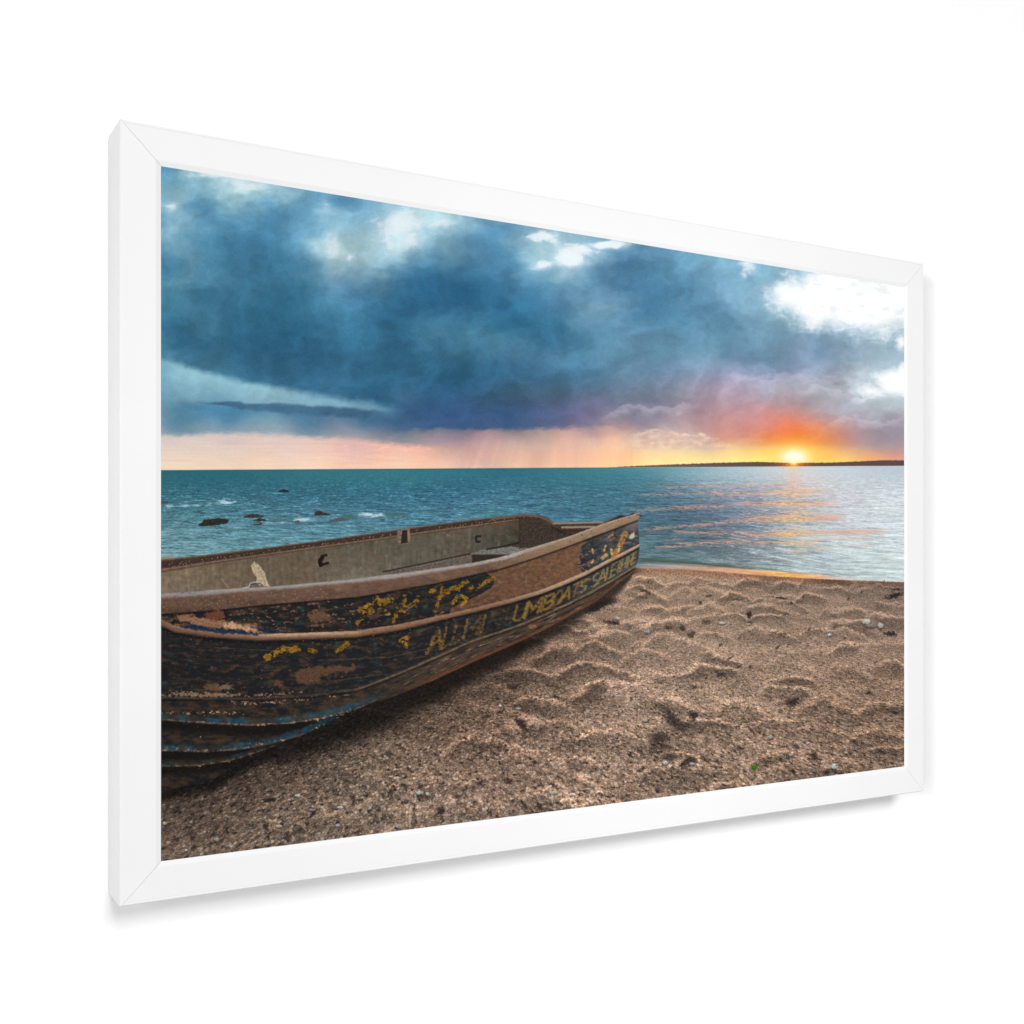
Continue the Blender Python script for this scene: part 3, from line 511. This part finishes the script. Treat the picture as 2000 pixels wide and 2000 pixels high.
    f1 = fbm(x/30, y/16, 5, 501, .6); f2 = fbm(x/11, y/7, 5, 502, .62); f3 = perlin(x/1.7, y/1.6, 503)+.5*perlin(x/3.3, y/3.1, 504); f4 = fbm((x+y)/7, (y-.5*x)/4, 4, 505, .6); lng = fbm(x/60, (y-sc)/5, 4, 506)
    sth = np.interp(x, [315,420,520,640,760,900,1000,1100,1180,1250], [13,14,13,13,13,9,8.5,9,8,6])
    lum = np.interp(x, [315,500,700,900,1050,1250], [.88,.92,.95,.97,1.0,1.08]).astype(F)
    # old paint: near-black with blue and green remains, flaking to rust brown
    pnt = np.broadcast_to(c3(30, 30, 33), x.shape+(3,))
    pnt = mix(pnt, c3(22, 44, 66), sm(.2, .7, f1)*.4); pnt = mix(pnt, c3(28, 50, 50), sm(.1, .7, fbm(x/40+5, y/20, 4, 507))*.4)
    pnt = mix(pnt, c3(84, 62, 48), sm(-.1, .6, fbm(x/34, (y-sc)/9, 5, 508, .6))*.6); pnt = mix(pnt, c3(104, 72, 52), sm(.18, .5, fbm((x+y)/30, (y-.3*x)/15, 5, 520, .62))*.55); pnt = mix(pnt, c3(36, 74, 82), sm(.22, .6, fbm(x/24+3, y/13, 5, 521, .62))*.5)
    pnt = mix(pnt, c3(74, 74, 74), sm(1060, 1200, x)*np.clip(.45+.5*f2, 0, .8)); pnt = mix(pnt, c3(40, 62, 72), sm(1100, 1150, x)*sm(.0, .5, fbm(x/18, y/12, 3, 519))*.6)
    metal = np.broadcast_to(c3(118, 84, 60), x.shape+(3,)); metal = mix(metal, c3(98, 60, 42), sm(-.1, .7, f1)*.7); metal = mix(metal, c3(160, 128, 100), sm(.2, .8, f2)*.4)
    flake = np.clip(f2*.75+f1*.5, -2, 2)
    # upper panel
    tu = (y-g2)/np.maximum(sc-g2, 4)
    bare = np.interp(x, [315,340,380,440,560,700,860,900,958,972,1115,1138,1170,1250], [.55,.36,.22,.12,.14,.06,-.04,-.14,.05,2,2,.15,-.05,.18])
    diag = sm(-10, 10, (x-985)-(tu-.25)*-70*np.sign(.55-tu))      # torn end of the paint
    bare = np.where((x > 880) & (x < 1000), np.where(x > 966-np.abs(tu-.30)*190*sm(.30, .9, tu)-16*sm(.3, 0, tu), 2, -.14), bare)
    scr = fbm(x/46, (y-sc)/3.4, 4, 514, .6); scr2 = fbm((x+1.2*y)/22, (y-.28*x)/5, 4, 515, .6)
    flake = flake+.38*scr+.30*scr2; um = sm(.42, .56, flake+bare+.12*f4)*np.clip(.72+.5*f2, .3, 1)
    up_ = mix(pnt, metal, um)
    rim_ = np.exp(-((flake+bare+.18*f4-.49)/.06)**2)*(bare < 1); up_ = mix(up_, c3(186, 146, 112), rim_*.45)
    up_ = mix(up_, c3(112, 78, 58)*(1+.2*f1+.12*f2)[:, None], sm(960, 985, x)*sm(1145, 1120, x)*.55*um)
    up_ = mix(up_, c3(120, 116, 108), sm(.35, .8, fbm(x/12, y/40, 3, 509))*sm(1000, 1040, x)*sm(1140, 1100, x)*.4)
    up_ = mix(up_, c3(164, 132, 116), sm(1205, 1240, x)*.5*sm(.5, .1, tu))
    up_ = mix(up_, c3(84, 84, 84), sm(1150, 1200, x)*.45*sm(.0, .5, f2+.3))
    # lower panel
    tl = (y-sc)/np.maximum(cc-sc, 4)
    lm_ = sm(.56, .72, flake+.16*f4+np.interp(x, [315,600,900,1100,1250], [.03,.10,.04,.10,.06]))
    lo_ = mix(pnt, metal*.85, lm_*.8*np.clip(.7+.5*f2, .2, 1)); lo_ = mix(lo_, c3(92, 70, 54), sm(.2, .7, fbm(x/70, (y-cc)/6, 4, 516, .6))*.45); lo_ = mix(lo_, c3(170, 136, 106), sm(.55, .85, f4+.5*scr)*.5)
    # bottom strakes
    te = (y-cc)/np.maximum(bb-cc, 4)
    bo_ = mix(pnt*.8, c3(64, 48, 36), sm(-.3, .5, f1)*.8)
    wood = mix(np.broadcast_to(c3(60, 48, 39), x.shape+(3,)), c3(120, 100, 80), sm(.1, .8, fbm(x/26, (y-cc)/3.2, 4, 510)+.2*f3)); wood = mix(wood, c3(26, 25, 26), sm(-.05, .5, fbm(x/34+9, (y-cc)/6, 4, 511, .6))*.85)
    bo_ = mix(bo_, wood, sm(690, 860, x))
    bo_ = mix(bo_, c3(96, 54, 36), sm(.72, .95, te)*sm(760, 860, x)*.75)
    def rib(bo, R, xe, wd, hi, teal):
        q = y-R(x); on = sm(xe+30, xe-60, x)
        bo = mix(bo, c3(18, 15, 14), sm(-2, 2, q)*sm(wd*1.5, wd*.5, q)*on*.85)
        bo = mix(bo, mix(np.broadcast_to(c3(*hi), x.shape+(3,)), c3(34, 80, 100), np.clip(teal*sm(-.15, .35, fbm(x/36, R(x)/9, 3, int(R(np.array([400.]))[0]))), 0, 1)),
                 sm(-wd*.9, -wd*.4, q+3*f2)*sm(1., -3, q)*on*np.clip(.55+.5*f2+.2*f4, 0, 1))
        return mix(bo, c3(146, 112, 86), np.exp(-((q+1.5)/1.6)**2)*on*np.clip(.35+.9*f2, 0, .9))
    bo_ = rib(bo_, R2, 745, 20, (54, 56, 52), 1.); bo_ = rib(bo_, R3, 640, 19, (50, 50, 46), 1.); bo_ = rib(bo_, R4, 545, 15, (58, 50, 38), .5)
    # broad teal remains towards the middle of the bottom strakes
    q = y-R2(x); bo_ = mix(bo_, c3(44, 66, 70), sm(-20, -12, q)*sm(-1, -6, q)*sm(540, 640, x)*sm(760, 700, x)*np.clip(.5+.5*f2, 0, .8))
    q = y-R3(x); bo_ = mix(bo_, c3(26, 60, 76), sm(-14, -8, q+4*f2)*sm(2, -4, q)*sm(480, 540, x)*sm(680, 640, x)*np.clip(.6+.5*f2, 0, .85))
    fl_ = sm(.42, .62, .55*f2+.45*f4+.25*scr+.38*np.exp(-((y-C(x)-8)/6)**2)*sm(400, 470, x)+.40*np.exp(-((y-C(x)-29)/5)**2)*sm(520, 440, x)+.30*np.exp(-((y-R2(x)+1)/4)**2)+.25*np.exp(-((y-R3(x)+4)/5)**2)+.18*np.exp(-((y-R4(x)-2)/6)**2))
    bo_ = mix(bo_, mix(np.broadcast_to(c3(150, 112, 82), x.shape+(3,)), c3(196, 164, 132), sm(-.1, .5, f3)), fl_*sm(720, 640, x)*.85)
    fl2 = sm(.42, .62, .55*f2+.45*f4+.2*scr+.50*np.exp(-((y-C(x)+6)/5)**2)*sm(640, 560, x)+.35*np.exp(-((y-C(x)+16-10*np.exp(-((x-410)/60)**2))/6)**2)*sm(480, 420, x))
    lo_ = mix(lo_, mix(np.broadcast_to(c3(140, 106, 80), x.shape+(3,)), c3(190, 160, 130), sm(-.1, .5, f3)), fl2*sm(720, 660, x)*.85)
    bo_ = bo_*np.interp(te, [0, .5, 1], [1.18, 1.2, 1.1])[:, None]
    side = mix(up_, lo_, sm(-1, 1, y-sc)); side = mix(side, bo_, sm(-1, 1, y-cc))
    # chine moulding
    q = y-cc; on = sm(640, 760, x)
    side = mix(side, c3(142, 116, 84), np.exp(-((q)/2.2)**2)*(.35+.5*on)*np.clip(.75+.6*f2, 0, 1)); side = mix(side, c3(24, 20, 18), np.exp(-((q-4.5)/2.)**2)*.6)
    # rubbing strake
    q = (y-sc)/(sth*.5)
    st = np.broadcast_to(c3(122, 88, 68), x.shape+(3,)); st = mix(st, c3(150, 130, 108), sm(960, 1100, x)*.8); st = mix(st, c3(198, 164, 132), sm(.6, -.6, q)*np.interp(x, [315,340,420,500,520,660,720,830,950,1249], [.1,.3,.45,.45,.85,.85,.35,.25,.2,.45]).astype(F))
    st = mix(st, c3(58, 42, 36), sm(.3, 1., q)*.55); st = mix(st, c3(30, 60, 74), sm(.35, .75, f2)*sm(560, 640, x)*sm(880, 860, x)*.8); st = mix(st, c3(44, 34, 32), sm(.45, .8, f2+.3*f1)*.6*sm(700, 500, x))
    side = mix(side, st*(1+.16*f2)[:, None], sm(1.15, .85, np.abs(q+.12*f2)))
    side = mix(side, c3(20, 17, 17), np.exp(-((q-1.6-.2*f2)/.45)**2)*.75)
    fleck = sm(.35, .75, f4+.3*f3)*np.exp(-((q-1.7)/.7)**2)*sm(960, 860, x); side = mix(side, c3(196, 170, 146), fleck*.75)
    q2 = (y-sc)/(sth*.5)+2.1+.5*f1; side = mix(side, c3(24, 44, 72), np.exp(-(q2/.7)**2)*sm(340, 380, x)*sm(560, 520, x)*.75)
    q2 = (y-sc)/(sth*.5)+3.2+.9*f1; side = mix(side, c3(176, 128, 92), np.exp(-(q2/.8)**2)*sm(340, 380, x)*sm(520, 490, x)*np.clip(.75+.9*f2, 0, 1))
    # gunwale rail
    tg = (y-g1)/np.maximum(g2-g1, 3)
    rl = mix(np.broadcast_to(c3(104, 80, 66), x.shape+(3,)), c3(84, 60, 50), sm(-.1, .6, f1)*.7); rl = mix(rl, c3(140, 116, 92), sm(930, 1060, x)*.75); rl = mix(rl, c3(124, 100, 76), sm(.05, .7, fbm(x/40, y/18, 4, 512))*.6); rl = mix(rl, c3(126, 72, 46), sm(.2, .8, fbm(x/24+3, y/12, 4, 518))*.45)
    rl = rl*((1.10-.14*tg)*(1+.10*f2))[:, None]
    topw = np.interp(x, [315,520,600,700,760,860,960,1000,1060,1250], [.20,.16,.16,.16,.24,.22,.26,.34,.2,.14])
    tm = sm(topw+.12, topw-.08, tg+.10*f2)
    rl = mix(rl, c3(162, 156, 152)*(1+.14*f2)[:, None], tm*np.interp(x, [315,700,1000,1120,1250], [.92,.92,.85,.5,.35]).astype(F))
    rl = mix(rl, c3(60, 70, 84), sm(.1, .6, f2+.3*f1)*sm(430, 360, x)*tm*.5)
    wv, ev, iv = worley(x/5.2, y/5.2, 513); rl = mix(rl, c3(202, 180, 158), sm(.30, .10, wv)*((iv & np.uint32(15)) < 4)*sm(.2, .4, tg)*sm(800, 560, x)*.5)
    rl = mix(rl, c3(40, 30, 26), sm(.25, .1, wv)*((iv & np.uint32(31)) < 2)*sm(780, 900, x)*.8)
    side = mix(side, rl, sm(1.04, .98, tg))
    side = mix(side, c3(26, 20, 19), np.exp(-((y-g2-2.)/2.)**2)*.72)
    streaky = fbm(x/26, (y-g1)/4., 4, 530, .6); side = np.clip(side, 0, 1)*(1+.09*f3+.10*streaky)[:, None]*lum[:, None]
    side = mix(side, c3(186, 170, 150), sm(.72, .95, f4+.35*f3)*.22*sm(0, .1, tg-1))
    bow = np.interp(y, [995,1001,1007,1014,1062,1066,1090,1107,1116], [1247,1248,1251,1245.5,1248.5,1249.5,1247,1241.5,1237])
    cov = sm(-.9, .9, y-g1)*sm(1., -1., y-bb)*sm(.9, -.9, x-bow)
    put(s, side, cov)
    stroke([(404,1154),(470,1150),(486,1147.5)], 2.5, c3(150, 146, 140), .9, .8)
    stroke([(474,1149),(486,1146),(489,1139.5),(497,1137),(508,1137),(513,1140),(516,1144),(526,1145)], 2.4, c3(160, 157, 148), .8, 1); stroke([(490,1141),(508,1139.5),(512,1143)], 1.4, c3(50, 42, 38), .7, .9)
    stroke([(1246,1005),(1253,1008)], 2., c3(50, 40, 36), .7, .9)

    # lettering remains in yellow paint -----------------------------------
    GLY = {'A': [[(0,1),(.5,0),(1,1)], [(.2,.65),(.8,.65)]], 'L': [[(0,0),(0,1),(.9,1)]], 'U': [[(0,0),(0,.8),(.3,1),(.7,1),(1,.8),(1,0)]], 'M': [[(0,1),(0,0),(.5,.6),(1,0),(1,1)]], 'I': [[(.5,0),(.5,1)]], 'N': [[(0,1),(0,0),(1,1),(1,0)]],
           'B': [[(0,0),(0,1),(.8,1),(1,.75),(.75,.5),(0,.5)], [(0,0),(.75,0),(.9,.25),(.75,.5)]], 'O': [[(.3,0),(0,.3),(0,.7),(.3,1),(.7,1),(1,.7),(1,.3),(.7,0),(.3,0)]], 'T': [[(0,0),(1,0)], [(.5,0),(.5,1)]], 'S': [[(1,.12),(.6,0),(.1,.15),(.15,.42),(.85,.6),(.9,.88),(.5,1),(0,.88)]],
           'E': [[(1,0),(0,0),(0,1),(1,1)], [(0,.5),(.8,.5)]], '&': [[(1,1),(.2,.3),(.4,0),(.7,.2),(.1,.75),(.4,1),(1,.6)]], 'H': [[(0,0),(0,1)], [(1,0),(1,1)], [(0,.5),(1,.5)]], 'R': [[(0,1),(0,0),(.8,0),(1,.25),(.8,.5),(0,.5)], [(.5,.5),(1,1)]]}
    TXT = [('A',838,866,.75),('L',868,890,.8),('U',887,909,.7),('M',910,936,.55),('I',936,952,.8),('N',956,978,.25),('I',984,994,.3),('U',1006,1026,.85),('M',1029,1055,.9),('B',1062,1082,.9),('O',1083,1097,.7),('A',1097,1116,.85),('T',1117,1133,.7),('S',1132,1148,.85),
           ('S',1157,1168,.9),('A',1169,1184,.85),('L',1185,1193,.9),('E',1194,1203,.85),('&',1205,1213,.8),('H',1214,1222,.85),('I',1223,1227,.85),('R',1228,1235,.8),('E',1236,1242,.7)]
    Sa, Ca = lambda q: float(S(np.array([q]))[0]), lambda q: float(C(np.array([q]))[0])
    for k, (ch, x0, x1, al) in enumerate(TXT):
        for ln in GLY[ch]:
            pts = []
            for (a, b) in ln:
                xx = x0+a*(x1-x0); t = .24+.60*b; sl = -(b-.5)*9*(1 if xx < 1150 else .5)
                pts.append((xx+sl, Sa(xx)+t*(Ca(xx)-Sa(xx))))
            stroke(pts, max(3.0, (x1-x0)*.25), c3(150, 112, 44) if x0 < 1120 else c3(160, 132, 74), 1.2, al*.84, 2.0 if x0 < 1000 else 1.0, 6, 600+k, .40 if x0 < 1000 else .14)
    yl = c3(186, 132, 26)
    for k, (pts, wd) in enumerate((([(520,1285),(536,1274),(554,1268),(582,1268)], 12), ([(606,1268),(616,1272)], 9), ([(660,1272),(680,1258)], 10), ([(783,1252),(795,1246),(794,1262)], 9),
            ([(705,1192),(728,1194)], 12), ([(742,1176),(762,1172)], 13), ([(715,1185),(738,1170)], 6), ([(768,1214),(776,1196)], 6), ([(790,1164),(788,1182),(798,1186),(814,1172)], 7), ([(752,1194),(758,1200)], 6), ([(698,1216),(706,1210)], 7),
            ([(864,1148),(856,1176),(850,1194)], 7), ([(842,1156),(850,1150)], 7), ([(872,1156),(890,1146)], 9), ([(894,1152),(912,1134)], 8), ([(884,1180),(890,1168),(902,1164),(910,1170),(906,1180),(900,1184)], 7), ([(916,1150),(922,1146)], 6), ([(950,1136),(964,1130)], 8), ([(934,1148),(946,1140)], 5), ([(776,1188),(790,1196)], 5))):
        stroke(pts, wd, yl*(.80 if k % 3 else .92), 1.2, .9, 4.2, 9, 640+k, .30)
    for k, (pts, wd, c) in enumerate((([(1221,1042),(1208,1072),(1198,1088)], 11, c3(176, 116, 58)), ([(1183,1066),(1180,1076)], 4, c3(196, 164, 92)), ([(1194,1074),(1195,1082)], 5, c3(206, 180, 84)), ([(1176,1090),(1184,1084)], 7, c3(196, 160, 92)), ([(1157,1072),(1158,1080)], 4, c3(186, 150, 86)), ([(1158,1094),(1156,1100)], 4, c3(196, 170, 100)), ([(1210,1068),(1208,1076)], 4, c3(226, 206, 120)), ([(1190,1048),(1196,1044)], 6, c3(170, 110, 90)))):
        stroke(pts, wd, c, 1., .9, 1.2, 5, 670+k, .2)
    poly([(1230,1045),(1238,1040),(1240,1048),(1234,1053),(1229,1051)], c3(176, 190, 176), 1.2, .9, 1, 4, 680)
    poly([(345,1202),(372,1203),(404,1207),(436,1216),(462,1221),(500,1229),(520,1237),(486,1235),(450,1229),(410,1226),(372,1217),(348,1211)], c3(140, 100, 74), 1.2, .85, 6, 13, 690, .3)
    poly([(436,1217),(452,1215),(470,1222),(500,1228),(502,1234),(470,1230),(442,1227)], c3(188, 150, 116), 1.2, .85, 5, 9, 691, .3)
    poly([(352,1222),(392,1224),(420,1231),(470,1233),(510,1241),(480,1240),(424,1236),(380,1231),(350,1226)], c3(20, 38, 66), 1.2, .85, 3, 9, 692, .3)
    poly([(405,1195),(432,1192),(438,1204),(420,1212),(402,1206)], c3(112, 66, 48), 1.4, .8, 6, 10, 693, .3)
    poly([(570,1320),(590,1306),(640,1300),(700,1302),(690,1310),(640,1318),(612,1336),(585,1336)], c3(104, 72, 50), 2.5, .7, 8, 14, 694, .3)
    for q in ([(420,1265),(530,1271)], [(620,1290),(760,1284),(860,1262)], [(640,1332),(740,1318)]): stroke(q, 1.4, c3(96, 78, 62), 1., .6, 1, 8, 695)
    for k, (cx, cy, rx, ry, c) in enumerate(((622,1205,26,13,(126,88,62)),(420,1203,12,8,(110,62,46)),(414,1342,16,9,(124,84,56)),(440,1342,16,6,(150,116,92)),(470,1197,12,5,(96,66,54)),(1040,1225,9,5,(150,104,84)),(545,1335,10,6,(120,74,44)))):
        s_ = box(cx-rx*1.8, cy-ry*1.8, cx+rx*1.8, cy+ry*1.8); x_, y_ = X[s_], Y[s_]
        m = sm(1.1, .7, np.hypot((x_-cx)/rx, (y_-cy)/ry)+.9*fbm(x_/11, y_/6, 5, 700+k, .65)); put(s_, c3(*c)*(.92+.3*fbm(x_/5, y_/3, 4, 710+k, .6))[:, None], m*.72)
    # whole-picture photographic grain
    n = rng.standard_normal((H, W, 1)).astype(F); img = img+.010*n+.010*rng.standard_normal((H, W, 3)).astype(F)*np.clip(1-img, .2, 1)
    return np.clip(img, 0, 1)

# ------------------------------------------------------------------ materials
def nodes_of(name):
    m = bpy.data.materials.new(name); m.use_nodes = True
    nt = m.node_tree; return m, nt, nt.nodes['Principled BSDF']

def painted(name, col, rough, spec, scale, var, bump):
    m, nt, b = nodes_of(name); N, L = nt.nodes, nt.links
    tc = N.new('ShaderNodeTexCoord'); nz = N.new('ShaderNodeTexNoise'); nz.inputs['Scale'].default_value = scale; nz.inputs['Detail'].default_value = 5
    L.new(tc.outputs['Object'], nz.inputs['Vector'])
    rp = N.new('ShaderNodeValToRGB'); rp.color_ramp.elements[0].position = .3; rp.color_ramp.elements[1].position = .7
    rp.color_ramp.elements[0].color = tuple(c*(1-var) for c in col)+(1,); rp.color_ramp.elements[1].color = tuple(col)+(1,)
    L.new(nz.outputs['Fac'], rp.inputs['Fac']); L.new(rp.outputs['Color'], b.inputs['Base Color'])
    b.inputs['Roughness'].default_value = rough; b.inputs['Specular IOR Level'].default_value = spec
    n2 = N.new('ShaderNodeTexNoise'); n2.inputs['Scale'].default_value = scale*14; n2.inputs['Detail'].default_value = 3; L.new(tc.outputs['Object'], n2.inputs['Vector'])
    bp = N.new('ShaderNodeBump'); bp.inputs['Strength'].default_value = bump; bp.inputs['Distance'].default_value = .0006
    L.new(n2.outputs['Fac'], bp.inputs['Height']); L.new(bp.outputs['Normal'], b.inputs['Normal'])
    return m

M_wall = painted('wall_paint', (.96, .96, .96), .85, .12, 9, .012, .15)
M_rail = painted('white_lacquer', (.785, .785, .785), .42, .25, 7, .018, .05)

def print_material():
    PWX, PHX = 1650, 1100
    px = paint(PWX, PHX)
    im = bpy.data.images.new('print_pixels', PWX, PHX, alpha=False)
    buf = np.ones((PHX, PWX, 4), np.float32); buf[..., :3] = px
    im.pixels.foreach_set(buf.ravel()); im.update(); im.pack()
    m, nt, b = nodes_of('printed_canvas'); N, L = nt.nodes, nt.links
    t = N.new('ShaderNodeTexImage'); t.image = im; t.interpolation = 'Linear'; t.extension = 'EXTEND'
    k = N.new('ShaderNodeMix'); k.data_type = 'RGBA'; k.blend_type = 'MULTIPLY'; k.inputs['Factor'].default_value = 1
    k.inputs['B'].default_value = (INK, INK, INK, 1)
    L.new(t.outputs['Color'], k.inputs['A']); L.new(k.outputs['Result'], b.inputs['Base Color'])
    b.inputs['Roughness'].default_value = .7; b.inputs['Specular IOR Level'].default_value = .05
    tc = N.new('ShaderNodeTexCoord'); n2 = N.new('ShaderNodeTexNoise'); n2.inputs['Scale'].default_value = 900; L.new(tc.outputs['Object'], n2.inputs['Vector'])
    bp = N.new('ShaderNodeBump'); bp.inputs['Strength'].default_value = .06; bp.inputs['Distance'].default_value = .0003
    L.new(n2.outputs['Fac'], bp.inputs['Height']); L.new(bp.outputs['Normal'], b.inputs['Normal'])
    return m
INK = 0.85                     # reflectance of the unprinted white of the sheet

# ------------------------------------------------------------------ objects
def link(name, verts, faces, mat, parent=None, uv=None, smooth=False):
    me = bpy.data.meshes.new(name); me.from_pydata([tuple(v) for v in verts], [], faces)
    bm = bmesh.new(); bm.from_mesh(me); bmesh.ops.recalc_face_normals(bm, faces=bm.faces)
    if uv:
        lay = bm.loops.layers.uv.new('UVMap')
        for f in bm.faces:
            for l in f.loops: l[lay].uv = uv(l.vert.co)
    bm.to_mesh(me); bm.free(); me.materials.append(mat)
    o = bpy.data.objects.new(name, me); scene.collection.objects.link(o)
    if parent: o.parent = parent
    return o

# the wall the picture hangs on: a slab with its face just behind the frame
GAP = .0012
wy = DEPTH*S_ + GAP
X0, X1, ZA, ZB = -4.5, 9.0, -1.2, 4.6
link('wall', [(x, y, z) for x in (X0, X1) for y in (wy, wy+.15) for z in (ZA, ZB)],
     [(0,1,3,2), (4,6,7,5), (0,4,5,1), (2,3,7,6), (1,5,7,3), (0,2,6,4)], M_wall)['kind'] = 'structure'

root = bpy.data.objects.new('picture_frame', None); scene.collection.objects.link(root)
root.empty_display_size = .2; root.location = (PW*S_/2, wy-GAP, Z0-RAIL*S_)
root['label'] = 'white frame holding a beach sunset print with a rusty boat, hung on white wall'
root['category'] = 'picture frame'
def loc(x, y, z): return Vector((x, y, z))*S_ + Vector((0, 0, Z0)) - root.location

# moulding profile: (distance in from the outer edge, y); front face stands 3 mm proud of the print
FR = -.0016
PROF = [(0, DEPTH), (0, FR+.0022), (.0007, FR+.0009), (.0018, FR), (.0040, FR), (.0046, FR+.0005), (.0052, FR), (RAIL-.0076, FR), (RAIL-.0062, FR+.0003), (RAIL+.0002, .0001), (RAIL+.0002, .0024), (RAIL-.020, .0028), (RAIL-.020, DEPTH)]
def rail(side):
    a0, a1, b0, b1 = -RAIL, PW+RAIL, -RAIL, 1+RAIL            # outer rectangle
    g = .00030                                                # hairline left open at the mitres
    V = []
    for e in (0, 1):
        for k, (w, y) in enumerate(PROF):
            if k == 5 and side in 'lr': y = FR                 # the bead shows on the long rails only
            gg = g*(1 if w > .004 or 0 < k < 3 else .6)
            if side in 'tb':
                x = (a0+w+gg) if e == 0 else (a1-w-gg); z = b1-w if side == 't' else b0+w
            else:
                z = (b0+w+gg) if e == 0 else (b1-w-gg); x = a0+w if side == 'l' else a1-w
            V.append(loc(x, y, z))
    n = len(PROF); Fc = [(k, (k+1) % n, n+(k+1) % n, n+k) for k in range(n)] + [tuple(range(n)), tuple(range(2*n-1, n-1, -1))]
    return link('frame_rail', V, Fc, M_rail, root)
for s_ in 'tblr': rail(s_)

th = .0022
xs, zs = (0, PW), (0, 1)
V = [loc(x, y, z) for y in (0, th) for (x, z) in ((0, 0), (PW, 0), (PW, 1), (0, 1))]
lo_, hi_ = loc(0, 0, 0), loc(PW, 0, 1)
link('print', V, [(0,1,2,3), (4,7,6,5), (0,4,5,1), (1,5,6,2), (2,6,7,3), (3,7,4,0)], print_material(), root,
     uv=lambda c: ((c.x-lo_.x)/(hi_.x-lo_.x), (c.z-lo_.z)/(hi_.z-lo_.z)))
